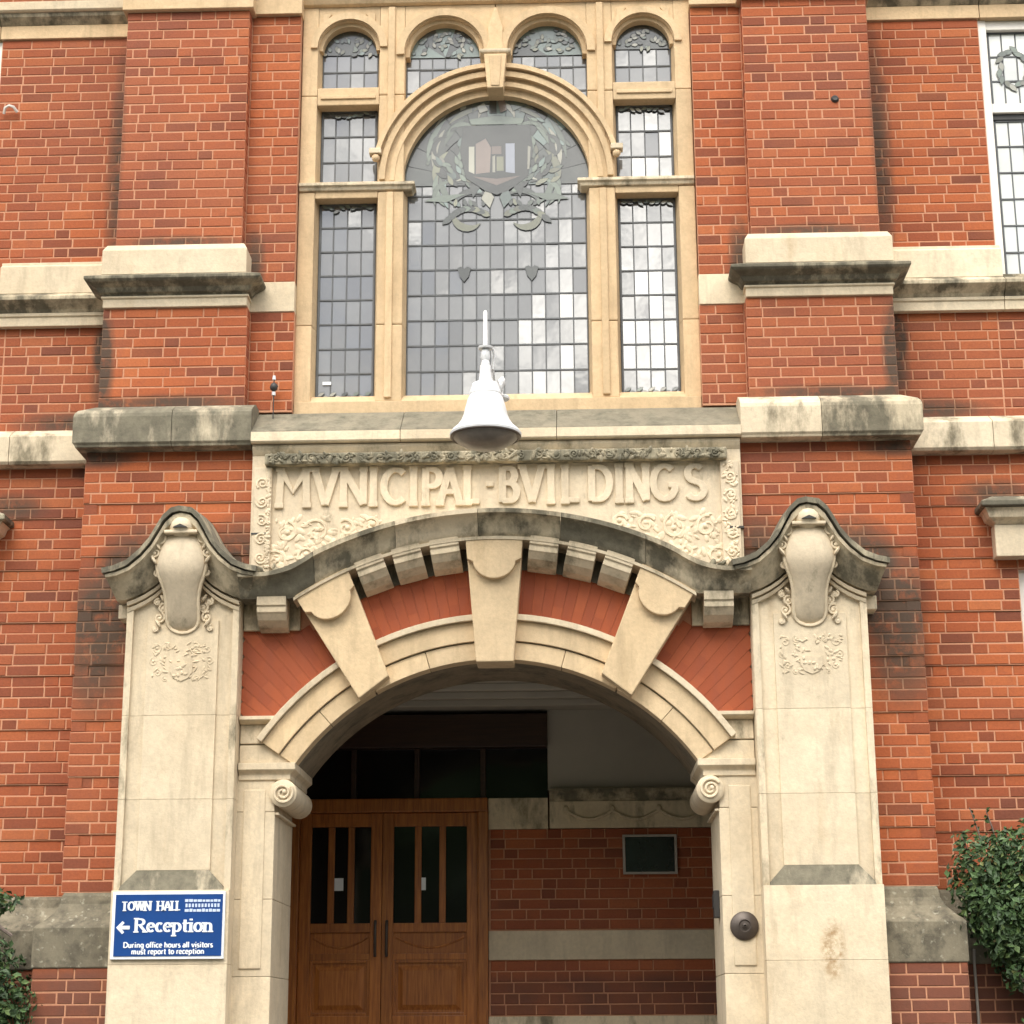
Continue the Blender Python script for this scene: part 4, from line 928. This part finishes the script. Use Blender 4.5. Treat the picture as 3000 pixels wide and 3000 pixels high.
# ---------------------------------------------------------------- piers
def pier(s):
    pr = P('pier'); cx = s*1.963
    def FX(a, b): return (a, b) if s > 0 else (-b, -a)
    # base courses and shaft stones
    for z0, z1 in ((-1.02, -.35), (-.346, .40), (.404, .87), (.874, 1.308)):
        B('pier_stone', 'stone_stained' if s > 0 else 'stone_pale', pr, *FX(1.605, 2.322), -.64, -.3, z0, z1+.0025, .002)
    MB().loft([[(cx-.318, -.639, 1.309), (cx+.318, -.639, 1.309), (cx+.318, -.5, 1.309), (cx-.318, -.5, 1.309)],
               [(cx-.31, -.63, 1.335), (cx+.31, -.63, 1.335), (cx+.31, -.5, 1.335), (cx-.31, -.5, 1.335)],
               [(cx-.222, -.598, 1.432), (cx+.222, -.598, 1.432), (cx+.222, -.5, 1.432), (cx-.222, -.5, 1.432)]]).build('weathering_slope', 'stone_cornice', pr)
    for z0, z1 in ((1.31, 1.86), (1.863, 2.38), (2.383, 3.13)):
        B('pier_stone', 'stone_pale', pr, *FX(1.605, 2.322), -.575, -.3, z0, z1+.0015, .002)
        for a, b in ((1.607, 1.648), (2.278, 2.320)):
            B('pier_fillet', 'stone_edge', pr, *FX(a, b), -.602, -.56, z0, z1+.0015-(.06 if z1 > 3 else 0), .002)
    for z0, z1 in ((1.433, 1.86), (1.863, 2.38), (2.383, 2.98)):
        B('pier_panel', 'stone_pale', pr, *FX(1.738, 2.188), -.592, -.56, z0, z1+.0015, .002)
    B('pier_stone', 'stone_pale', pr, *FX(1.62, 2.31), -.56, -.3, 3.13, 3.30, .004)
    # swept hood
    pts = [(0, 3.645), (.05, 3.632), (.10, 3.585), (.14, 3.515), (.18, 3.44), (.24, 3.365), (.32, 3.295), (.40, 3.262), (.47, 3.248)]
    low = [(0, 3.34), (.05, 3.33), (.10, 3.285), (.13, 3.25), (.18, 3.205), (.24, 3.165), (.30, 3.135), (.36, 3.112), (.42, 3.108)]
    rings = []
    def hr(d, zt, zb, sg):
        h = zt-zb; prof = [(-.40, 0), (-.632, 0), (-.64, .06), (-.655, .14), (-.69, .40), (-.735, .68), (-.755, .80), (-.778, .83), (-.782, .96), (-.765, 1.0), (-.38, 1.02+.05/h)]
        return [(cx+sg*(d+.055*t*0), y, zb+h*t) for y, t in prof]
    seq = []
    for i in range(len(pts)-1, -1, -1): seq.append((-1, i))
    for i in range(1, len(pts)): seq.append((1, i))
    rings = []
    for sg, i in seq:
        d = (pts[i][0]+low[i][0])/2
        prof_r = hr(0, pts[i][1], low[i][1], sg); zt, zb = pts[i][1], low[i][1]
        rings.append([(cx+sg*(low[i][0]+(pts[i][0]-low[i][0])*min(max((p[2]-zb)/(zt-zb), 0), 1)), p[1], p[2]) for p in prof_r])
    # ends taper: outer return
    hb = MB().loft(rings).build('hood', 'stone_grimy', pr, smooth=True)
    # dark drip edge on top of the hood
    tr = []
    for sg, i in seq: tr.append((cx+sg*pts[i][0], -.77, pts[i][1]+.006))
    def strip(yf, yb, z_off, th):
        rr_ = []
        for sg, i in seq:
            rr_.append([(cx+sg*(pts[i][0]+.012), yf, pts[i][1]+z_off), (cx+sg*(pts[i][0]+.016), yf, pts[i][1]+z_off+th), (cx+sg*(pts[i][0]+.02), yb, pts[i][1]+z_off+th+.05), (cx+sg*(pts[i][0]), yb, pts[i][1]+z_off)])
        return MB().loft(rr_)
    strip(-.797, -.36, .0, .034).build('drip_edge', 'stone_soot_shade', pr, smooth=True)
    B('hood_return', 'stone_edge', pr, *FX(2.322, 2.40), -.50, -.3, 3.02, 3.108, .004)
    # twin mouldings under the hood
    for dz, yy in ((.018, -.632), (.055, -.618)):
        for sg in (-1, 1):
            rr_ = []
            for (d, z) in [(.11, 3.272), (.13, 3.25), (.18, 3.205), (.24, 3.165), (.30, 3.135), (.355, 3.114)]:
                z2 = z-dz; rr_.append([(cx+sg*d, yy, z2), (cx+sg*d, yy+.01, z2-.022), (cx+sg*d, -.5, z2-.022), (cx+sg*d, -.5, z2)])
            MB().loft(rr_).build('hood_moulding', 'stone_pale', pr, smooth=True)
    # cartouche: shallow shield with a raised rim, swelling at the shoulders and tapering to a tongue
    prof = [(3.505, .088, .030), (3.49, .105, .048), (3.45, .118, .062), (3.40, .135, .072), (3.35, .150, .078), (3.30, .150, .078), (3.25, .138, .072), (3.20, .118, .064), (3.15, .104, .058), (3.10, .097, .054), (3.04, .096, .050), (2.99, .097, .044), (2.95, .088, .036), (2.925, .064, .026), (2.912, .03, .014)]
    def yb_(z): return -.700 if z > 3.27 else -.700+(3.27-z)*.36
    rings = []
    for z, w, d in prof:
        rings.append([(cx+w*cos(pi*j/14), yb_(z)-d*(.35+.65*sin(pi*j/14)) if 0 < j < 14 else yb_(z), z) for j in range(15)]+[(cx-w, -.5, z), (cx+w, -.5, z)])
    MB().loft(rings).build('cartouche', 'stone_panel', pr, smooth=True)
    rm = MB()
    for sg in (-1, 1): rm.tube([(cx+sg*(w+.004), yb_(z)-.016, z) for z, w, d in prof], .012, 6)
    rm.tube([(cx+.103*cos(a), yb_(2.95)-.012, 2.985+.085*sin(a)) for a in [pi+pi*i/12 for i in range(13)]], .010, 6)
    rm.build('cartouche_rim', 'stone_pale', pr, smooth=True)
    # head above with dark drain mouth
    MB().blob((cx, -.72, 3.555), .088, .085, .075, nu=16, nv=10).build('cartouche_crest', 'stone_pale', pr, smooth=True)
    MB().prism([(cx-.045, 3.535), (cx+.045, 3.535), (cx, 3.556)], -.812, -.76).build('drain_mouth', 'black_metal', pr)
    B('cartouche_crest', 'stone_pale', pr, cx-.105, cx+.105, -.79, -.6, 3.503, 3.524, .006)
    sc = MB()
    for sg in (-1, 1):
        for dx, z, r, fl in ((.135, 3.475, .035, 1), (.165, 3.39, .04, -1), (.155, 3.27, .03, 1), (.125, 3.06, .032, -1), (.15, 3.00, .036, 1), (.165, 3.10, .022, -1), (.175, 2.93, .02, 1)):
            yy = -.735 if z > 3.3 else (-.69 if z > 3.2 else -.600)
            scroll(sc, cx+sg*dx, z, r, 1.4, yy, .0095, fl*sg, 1.2)
        for dx, z in ((.15, 3.43), (.17, 3.34), (.13, 3.12), (.155, 2.96)):
            sc.blob((cx+sg*dx, -.61 if z < 3.2 else -.74, z), .012, .02, .03, sg*.6)
    tag(sc.build('cartouche_scroll', 'stone_pale', pr, smooth=True), kind='stuff')
    dk = MB()
    # shallow coat of arms carved in the shaft
    am = MB()
    for sg in (-1, 1):
        for dx, z, r, fl in ((.16, 2.80, .034, 1), (.085, 2.815, .026, -1), (.175, 2.72, .028, -1), (.15, 2.65, .026, 1), (.10, 2.61, .018, -1)):
            scroll(am, cx+sg*dx, z, r, 1.1, -.590, .0065, fl*sg, 2.0)
        for q in range(34):
            am.blob((cx+sg*random.uniform(.02, .19), -.5905, random.uniform(2.60, 2.84)), random.uniform(.005, .011), .008, random.uniform(.010, .026), random.uniform(0, 6))
    am.prism([(cx-.07, 2.71), (cx+.07, 2.71), (cx+.07, 2.655), (cx+.045, 2.615), (cx, 2.595), (cx-.045, 2.615), (cx-.07, 2.655)], -.598, -.585)
    for q in range(8): am.blob((cx+random.uniform(-.05, .05), -.598, random.uniform(2.62, 2.70)), .010, .006, .014, random.uniform(0, 6))
    tag(am.build('carved_arms', 'stone_pale', pr, smooth=True), kind='stuff')
    return pr
pier(-1); pier(1)

# ---------------------------------------------------------------- porch interior and doors
por = P('porch')
B('floor_slab', 'step_stone', por, -1.64, 1.64, -.43, 2.25, -.12, -.003, 0)
B('ceiling', 'plaster_grey', por, -1.64, 1.64, .285, 2.25, 2.78, 2.9, 0)
for y in (.62, .95, 1.28): B('ceiling_rib', 'plaster_grey', por, -1.62, 1.62, y, y+.06, 2.73, 2.779, .01)
for s in (-1, 1): B('side_wall', 'plaster_grey', por, *((1.62, 1.78) if s > 0 else (-1.78, -1.62)), .281, 2.25, -.01, 2.95, 0)
B('mortar_bed', 'mortar', por, -.15, 1.62, 1.807, 2.2, 0, 1.90, 0)
B('stone_band', 'stone_edge', por, -.15, 1.62, 1.785, 2, .51, .575, .004); B('stone_band', 'stone_pale', por, -.15, 1.62, 1.782, 2, .968, 1.172, .004)
B('dado_band', 'stone_edge', por, .30, 1.62, 1.775, 2, 1.905, 2.10, .004)
MB().mould(.30, 1.62, 1.775, 2, [(.0, 2.102), (.03, 2.12), (.05, 2.15), (.07, 2.165), (.07, 2.185)], (0, 0)).build('dado_moulding', 'stone_border', por)
sw = MB()
for i in range(4):
    pts = [(.42+.34*i+.34*t/10, 1.762, 2.03-.065*sin(pi*t/10)) for t in range(11)]; sw.tube(pts, .012, 6)
    sw.blob((.42+.34*i, 1.762, 2.04), .022, .015, .03)
sw.build('carved_swag', 'stone_edge', por, smooth=True)
B('plaster_wall', 'plaster_grey', por, .29, 1.62, 1.8, 2.1, 2.186, 2.78, 0)
# timber screen with a pair of doors
scr = P('door_screen')
B('lintel_beam', 'dark_wood', scr, -1.62, .288, 1.72, 2.1, 2.50, 2.745, .006); B('transom', 'wood', scr, -1.62, -.155, 1.75, 1.9, 2.03, 2.13, .008)
B('door_post', 'wood', scr, -1.62, -1.535, 1.74, 1.92, 0, 2.03, .006); B('door_post', 'wood', scr, -.225, -.152, 1.74, 1.92, 0, 2.03, .006)
B('fanlight_glass', 'door_glass', scr, -1.62, .288, 1.84, 1.86, 2.13, 2.50, 0)
for x in (-1.15, -.68, -.19): B('fanlight_bar', 'dark_wood', scr, x-.02, x+.02, 1.8, 1.88, 2.131, 2.499, .004)
B('wall_pier', 'stone_edge', por, -.15, .288, 1.79, 2.1, 1.902, 2.13, .004)
def door(x0, x1, hinge):
    d = P('door')
    st = .082
    for a, b in ((x0, x0+st), (x1-st, x1)): B('stile', 'wood', d, a, b, 1.8, 1.845, .01, 2.028, .004)
    for z0, z1 in ((.011, .20), (.50, .585), (.975, 1.02), (1.17, 1.235), (1.93, 2.027)): B('rail', 'wood', d, x0+st+.0005, x1-st-.0005, 1.803, 1.845, z0, z1, .004)
    a, b = x0+st, x1-st
    for z0, z1 in ((.20, .50), (.585, .975)):
        B('panel', 'wood', d, a, b, 1.825, 1.84, z0, z1, 0)
        for i_, (p, q, r_, t) in enumerate(((a, a+.022, z0, z1), (b-.022, b, z0, z1), (a+.022, b-.022, z0, z0+.022), (a+.022, b-.022, z1-.022, z1))):
            B('panel_moulding', 'wood', d, p, q, 1.808, 1.83, r_, t, .004)
        MB().loft([[(a+.04, 1.8245, z0+.04), (b-.04, 1.8245, z0+.04), (b-.04, 1.8245, z1-.04), (a+.04, 1.8245, z1-.04)], [(a+.075, 1.808, z0+.075), (b-.075, 1.808, z0+.075), (b-.075, 1.808, z1-.075), (a+.075, 1.808, z1-.075)]]).build('raised_field', 'wood', d)
    B('panel', 'wood', d, a, b, 1.825, 1.84, 1.02, 1.17, 0)
    MB().tube([(a+.02+(b-a-.04)*t/12, 1.822, 1.135-.075*sin(pi*t/12)) for t in range(13)], .008, 6).build('carved_swag', 'wood', d, smooth=True)
    B('door_glass', 'door_glass', d, a, b, 1.828, 1.834, 1.235, 1.93, 0)
    for i in (1, 2): 
        xx = a+(b-a)*i/3; B('glazing_bar', 'wood', d, xx-.024, xx+.024, 1.806, 1.845, 1.235, 1.93, .004)
    hx = x1-.04 if hinge < 0 else x0+.04
    MB().tube([(hx, 1.77, 1.0), (hx, 1.75, 1.03), (hx, 1.75, 1.22), (hx, 1.77, 1.25)], .011, 8).build('pull_handle', 'bronze_dark', d, smooth=True)
    B('notice', 'sign_white', d, a+.17, a+.235, 1.822, 1.827, 1.47, 1.56, 0)  # white patch painting a reflection in the door glass
door(-1.533, -.931, -1); door(-.928, -.227, 1)

# roof beyond the frame
MB().loft([[(-5.9, -.55, 8.76), (5.9, -.55, 8.76), (5.9, 7.4, 8.76), (-5.9, 7.4, 8.76)], [(-5.9, -.55, 8.95), (5.9, -.55, 8.95), (5.9, 7.4, 8.95), (-5.9, 7.4, 8.95)], [(-5.0, 3.3, 11.5), (5.0, 3.3, 11.5), (5.0, 3.6, 11.5), (-5.0, 3.6, 11.5)]]).build('roof', 'roof_slate', hall)
rearw = MB().box(-5.6, 5.6, .56, 6.9, GZ-.1, 8.75)
# rear body is kept clear of the porch
rb = MB(); rb.box(-5.6, -1.80, .56, 6.9, GZ-.1, 8.75); rb.box(1.80, 5.6, .56, 6.9, GZ-.1, 8.75); rb.box(-1.799, 1.799, 2.26, 6.9, GZ-.1, 8.75); rb.box(-1.799, 1.799, .56, 2.259, 2.96, 8.75)
rb.build('rear_body', 'mortar', hall)

# ---------------------------------------------------------------- things fixed to the front
# wall lantern
LX, LY = -.022, -1.30
lan = empty('wall_lantern', None, (LX, -.47, 4.25)); tag(lan, 'white bell-shaped lantern on a bracket hanging in front of the carved inscription', 'lamp')
def L(mb, name, mat, smooth=True):
    o = mb.build(name, mat, lan, smooth=smooth); o.location = (-LX, .47, -4.25); return o
L(MB().lathe([(.19, 3.945), (.216, 3.942), (.218, 3.955), (.205, 3.975), (.172, 4.005), (.148, 4.04), (.133, 4.08), (.122, 4.13), (.110, 4.175), (.098, 4.20), (.100, 4.206), (.098, 4.212), (.080, 4.275), (.072, 4.279), (.045, 4.282), (.040, 4.30), (.033, 4.395), (.0, 4.396)], LX, LY, 0, 48), 'shade', 'white_paint')
L(MB().lathe([(.0, 4.395), (.026, 4.396), (.028, 4.41), (.022, 4.425), (.030, 4.45), (.026, 4.49), (.018, 4.50), (.044, 4.503), (.046, 4.515), (.018, 4.522), (.014, 4.53), (.012, 4.745), (.008, 4.752), (.0, 4.753)], LX, LY, 0, 24), 'finial', 'white_paint')
L(MB().lathe([(.0, 3.862), (.07, 3.866), (.13, 3.884), (.175, 3.912), (.198, 3.938), (.203, 3.947), (.0, 3.949)], LX, LY, 0, 40), 'lens', 'lamp_glass')
L(MB().lathe([(.196, 3.936), (.206, 3.930), (.214, 3.936), (.212, 3.946), (.19, 3.948)], LX, LY, 0, 40), 'lens_ring', 'bronze_dark')
br = MB().tube([(LX, LY+.02, 4.34), (LX+.03, LY+.2, 4.36), (LX+.05, LY+.5, 4.34), (LX+.06, -.45, 4.30)], .016, 8)
L(br, 'arm', 'white_paint')
br = MB()
for (cy, cz, r, fl) in ((-.98, 4.25, .085, 1), (-.75, 4.22, .10, -1), (-1.13, 4.30, .05, 1)):
    pts = []
    for i in range(31):
        t = i/30; a = fl*2*pi*1.5*t+1.5; q = r*(1-.8*t); pts.append((LX+.075+.012*sin(9*t), cy+q*cos(a), cz+q*sin(a)))
    br.tube(pts, .012, 6)
br.blob((LX+.085, -1.12, 4.335), .026, .03, .055, .3); br.blob((LX+.11, -1.05, 4.27), .03, .04, .022, .2)
L(br, 'bracket_scroll', 'white_paint')
L(MB().box(LX+.01, LX+.11, -.475, -.45, 4.20, 4.262), 'wall_plate', 'white_paint', False)
L(MB().tube([(LX+.045, LY, 4.50), (LX+.055, LY+.02, 4.46), (LX+.045, LY+.02, 4.38), (LX+.05, LY+.1, 4.33)], .007, 6), 'cable', 'white_paint')

# reception sign
sg_ = empty('reception_sign', None, (-1.965, -.645, 1.10)); tag(sg_, 'blue reception sign with white lettering and arrow fixed to the left stone pier', 'sign')
def S(mb, name, mat, bev=0.0):
    o = mb.build(name, mat, sg_, bevel=bev); o.location = (1.965, .645, -1.10); return o
S(MB().box(-2.306, -1.624, -.660, -.641, .904, 1.300), 'sign_border', 'sign_white', .003)
S(MB().box(-2.286, -1.638, -.664, -.655, .922, 1.284), 'sign_board', 'sign_blue')
def text(st, x0, x1, z, h, thick, thin, ser, name, mat='sign_white'):
    tw = sum(GL[c_][0] for c_ in st); k_ = (x1-x0)/tw; x = x0; mb = MB()
    for c_ in st: x += glyph(mb, c_, x, z, k_, h, -.6662, -.6635, thick, thin, ser)
    S(mb, name, mat)
text('TOWN  HALL', -2.250, -1.890, 1.190, .052, .0135, .006, .011, 'lettering')
text('Reception', -2.168, -1.690, 1.064, .078, .019, .008, .016, 'lettering')
text('During office hours all visitors', -2.228, -1.688, .972, .032, .0075, .0055, 0, 'lettering')
text('must report to reception', -2.178, -1.738, .934, .032, .0075, .0055, 0, 'lettering')
ar = MB().prism([(-2.276, 1.090), (-2.238, 1.128), (-2.226, 1.117), (-2.241, 1.1005), (-2.194, 1.1005), (-2.194, 1.0795), (-2.241, 1.0795), (-2.226, 1.063), (-2.238, 1.052)], -.6665, -.6635)
S(ar, 'arrow', 'sign_white')
lg = MB(); lg2 = MB()
for z, h, gaps in ((1.238, .017, (-1.79, -1.735)), (1.180, .019, (-1.77, -1.70))):
    x = -1.866
    while x < -1.655:
        w = random.uniform(.016, .03); lg.box(x, min(x+w, -1.652), -.6662, -.6635, z, z+h*random.uniform(.75, 1)); x += w+.004
for i in range(11): lg2.box(-1.862+i*.0193, -1.850+i*.0193, -.6660, -.6635, 1.207, 1.228)
S(lg, 'council_logo', 'sign_pale_blue'); S(lg2, 'council_logo', 'sign_pale_blue')

# bell push
bl = MB().lathe([(.0, -.001), (.006, -.040), (.012, -.038), (.014, -.026), (.030, -.024), (.036, -.030), (.048, -.028), (.062, -.018), (.080, -.012), (.086, -.004), (.086, .006)], 1.497, -.482, 1.082, 36, 'y')
tag(bl.build('bell_push', 'bronze_dark', None, smooth=True), 'round dark metal bell push on the right-hand door jamb', 'bell')
ib = MB().box(1.335, 1.369, -.26, -.16, 1.145, 1.31)
ib.box(1.330, 1.336, -.245, -.175, 1.20, 1.29)
tag(ib.build('entry_intercom', 'black_metal', None, bevel=.004), 'small black entry intercom box on the inner face of the right jamb', 'intercom')
# framed notice board in the porch
nb = empty('notice_board', None, (1.06, 1.78, 1.70)); tag(nb, 'dark notice board in a thin pale frame on the porch brick wall', 'notice board')
for nm, mt, a in (('board', 'dark_board', (.85, 1.205, 1.768, 1.788, 1.585, 1.835)),):
    o = B(nm, mt, nb, *a, 0); o.location = (-1.06, -1.78, -1.70)
for a in ((.83, 1.225, 1.76, 1.789, 1.836, 1.852), (.83, 1.225, 1.76, 1.789, 1.568, 1.584), (.83, .848, 1.76, 1.789, 1.585, 1.835), (1.207, 1.225, 1.76, 1.789, 1.585, 1.835)):
    o = B('frame', 'cable_grey', nb, *a, .002); o.location = (-1.06, -1.78, -1.70)
# sensor on a thin rod above the cornice
sn_ = empty('roof_sensor', None, (-1.49, -.25, 4.42)); tag(sn_, 'tiny black and white sensor on a thin rod beside the great window', 'sensor')
for nm, mt, mb in (('rod', 'black_metal', MB().tube([(0, 0, -.02), (0, 0, .30)], .004, 6)), ('body', 'black_metal', MB().blob((0, 0, .226), .026, .026, .032, nu=12, nv=8)),
                   ('insulator', 'white_paint', MB().lathe([(.0, .275), (.012, .277), (.010, .305), (.0, .31)], 0, 0, 0, 12)), ('insulator', 'white_paint', MB().lathe([(.0, .165), (.013, .167), (.013, .19), (.0, .192)], 0, 0, 0, 12)),
                   ('side_arm', 'black_metal', MB().tube([(-.026, 0, .22), (.026, 0, .235)], .010, 6))):
    mb.build(nm, mt, sn_, smooth=True)
st = MB().box(-1.195, -1.137, YG-.016, YG-.012, 4.735, 4.758)
tag(st.build('window_sticker', 'sign_white'), 'small white sticker low in the left side light of the great window', 'sticker')
hh = MB().lathe([(.0, -.012), (.016, -.014), (.024, -.008), (.030, .01), (.030, .02)], 2.347, -.303, 6.661, 14, 'y')
tag(hh.build('wall_vent', 'black_metal', None, smooth=True), 'small dark round vent hole high on the right brick pilaster', 'vent')
cl = MB().tube([(-3.545, .03, 6.855), (-3.53, .0, 6.885), (-3.50, -.005, 6.90), (-3.47, .0, 6.89), (-3.45, .03, 6.865)], .011, 6)
tag(cl.build('wall_hook', 'window_paint', None, smooth=True), 'small pale curved hook on the brick beside the upper left window', 'hook')
cb = MB().tube([(2.925, -.17, GZ), (2.925, -.17, .3), (2.922, -.168, .86), (2.925, -.17, .95)], .009, 6)
tag(cb.build('wall_cable', 'cable_grey', None, smooth=True), 'thin grey cable running down the wall beside the right-hand shrub', 'cable')

# ---------------------------------------------------------------- shrubs
def shrub(name, label, base, lobes, nleaf, seed, shoots=(), branches=()):
    rnd = random.Random(seed)
    sh = empty(name, None, base); tag(sh, label, 'shrub', 'wall shrubs beside the entrance')
    lf = MB()
    V = Vector
    tot = sum(l[3]*l[4]*l[5] for l in lobes)
    def leaf(p, nrm, L_):
        t = nrm.cross(V((rnd.uniform(-1, 1), rnd.uniform(-1, 1), rnd.uniform(-1, 1)))).normalized(); b = nrm.cross(t)
        w = L_*.30; tip = p+t*L_-nrm*L_*.12
        m = p+t*L_*.5; lf.add([p, m+b*w+nrm*.004, tip, m-b*w+nrm*.004, m-nrm*.006], [(0, 4, 1), (4, 2, 1), (0, 3, 4), (4, 3, 2)])
    for cx, cy, cz, rx, ry, rz in lobes:
        n = int(nleaf*rx*ry*rz/tot)
        for i in range(n):
            d = V((rnd.gauss(0, 1), rnd.gauss(0, 1), rnd.gauss(0, 1))).normalized(); q = .55+.5*rnd.random()**.6
            if rnd.random() < .2: q = rnd.uniform(.2, .6)
            q *= 1+.14*sin(5*d.x+3*d.z+cx*7)+.1*sin(9*d.z+4*d.y)
            p = V((cx+d.x*rx*q, cy+d.y*ry*q, cz+d.z*rz*q))-V(base)
            nr = (d+V((rnd.gauss(0, .55), rnd.gauss(0, .55)-.25, rnd.gauss(0, .55)+.35))).normalized()
            leaf(p, nr, rnd.choice((rnd.uniform(.02, .035), rnd.uniform(.03, .05), rnd.uniform(.045, .065))))
    tw = MB()
    for p0, p1 in shoots:
        p0, p1 = V(p0)-V(base), V(p1)-V(base); tw.tube([p0, (p0+p1)/2+V((.01, 0, 0)), p1], .006, 5, .003)
        for i in range(9):
            t = rnd.uniform(.25, 1); leaf(p0+(p1-p0)*t, V((rnd.gauss(0, 1), -1, rnd.gauss(0, 1))).normalized(), rnd.uniform(.03, .045))
    for p0, p1, p2, r in branches: tw.tube([V(p0)-V(base), V(p1)-V(base), V(p2)-V(base)], r, 6, r*.6)
    tw.build('stem', 'stem_bark', sh, smooth=True)
    lf.build('foliage', 'leaf', sh)
shrub('shrub', 'bushy dark green shrub against the brick wall right of the portal', (3.35, -.42, GZ),
      [(3.02, -.38, 1.38, .27, .24, .26), (3.34, -.42, 1.46, .36, .28, .25), (3.26, -.46, 1.12, .42, .28, .28), (2.99, -.40, 1.16, .20, .2, .2), (3.36, -.44, .84, .36, .28, .24), (3.70, -.45, 1.2, .4, .3, .45), (3.60, -.45, .4, .4, .3, .4), (3.2, -.4, .95, .26, .22, .2)], 19000, 3,
      [((3.0, -.3, 1.5), (2.93, -.3, 1.80)), ((3.08, -.3, 1.55), (3.03, -.3, 1.78)), ((3.3, -.3, 1.6), (3.36, -.3, 1.78)), ((2.9, -.35, 1.45), (2.86, -.35, 1.62))],
      [((3.35, -.42, GZ), (3.28, -.42, .1), (3.16, -.42, .72), .03), ((3.35, -.42, GZ), (3.45, -.45, .2), (3.5, -.45, 1.1), .03), ((3.22, -.42, .45), (3.14, -.5, .72), (3.05, -.45, 1.1), .014)])
shrub('shrub', 'dark green shrub at the left edge below the weathered plinth', (-3.3, -.5, GZ),
      [(-3.16, -.52, 1.24, .22, .2, .09), (-3.20, -.55, .90, .26, .22, .2), (-3.06, -.52, .64, .26, .22, .26), (-3.4, -.5, .9, .35, .3, .5), (-3.12, -.5, .3, .34, .26, .34)], 11000, 5,
      [((-3.2, -.5, 1.2), (-2.98, -.5, 1.30)), ((-3.1, -.5, 1.2), (-2.96, -.52, 1.24))],
      [((-3.3, -.5, GZ), (-3.25, -.5, .1), (-3.2, -.5, .9), .03), ((-3.25, -.6, 1.12), (-3.05, -.62, 1.14), (-2.93, -.58, 1.05), .018)])
print('glass pieces', PCOUNT[0], 'bricks', len(BR), 'objects', len(bpy.data.objects))
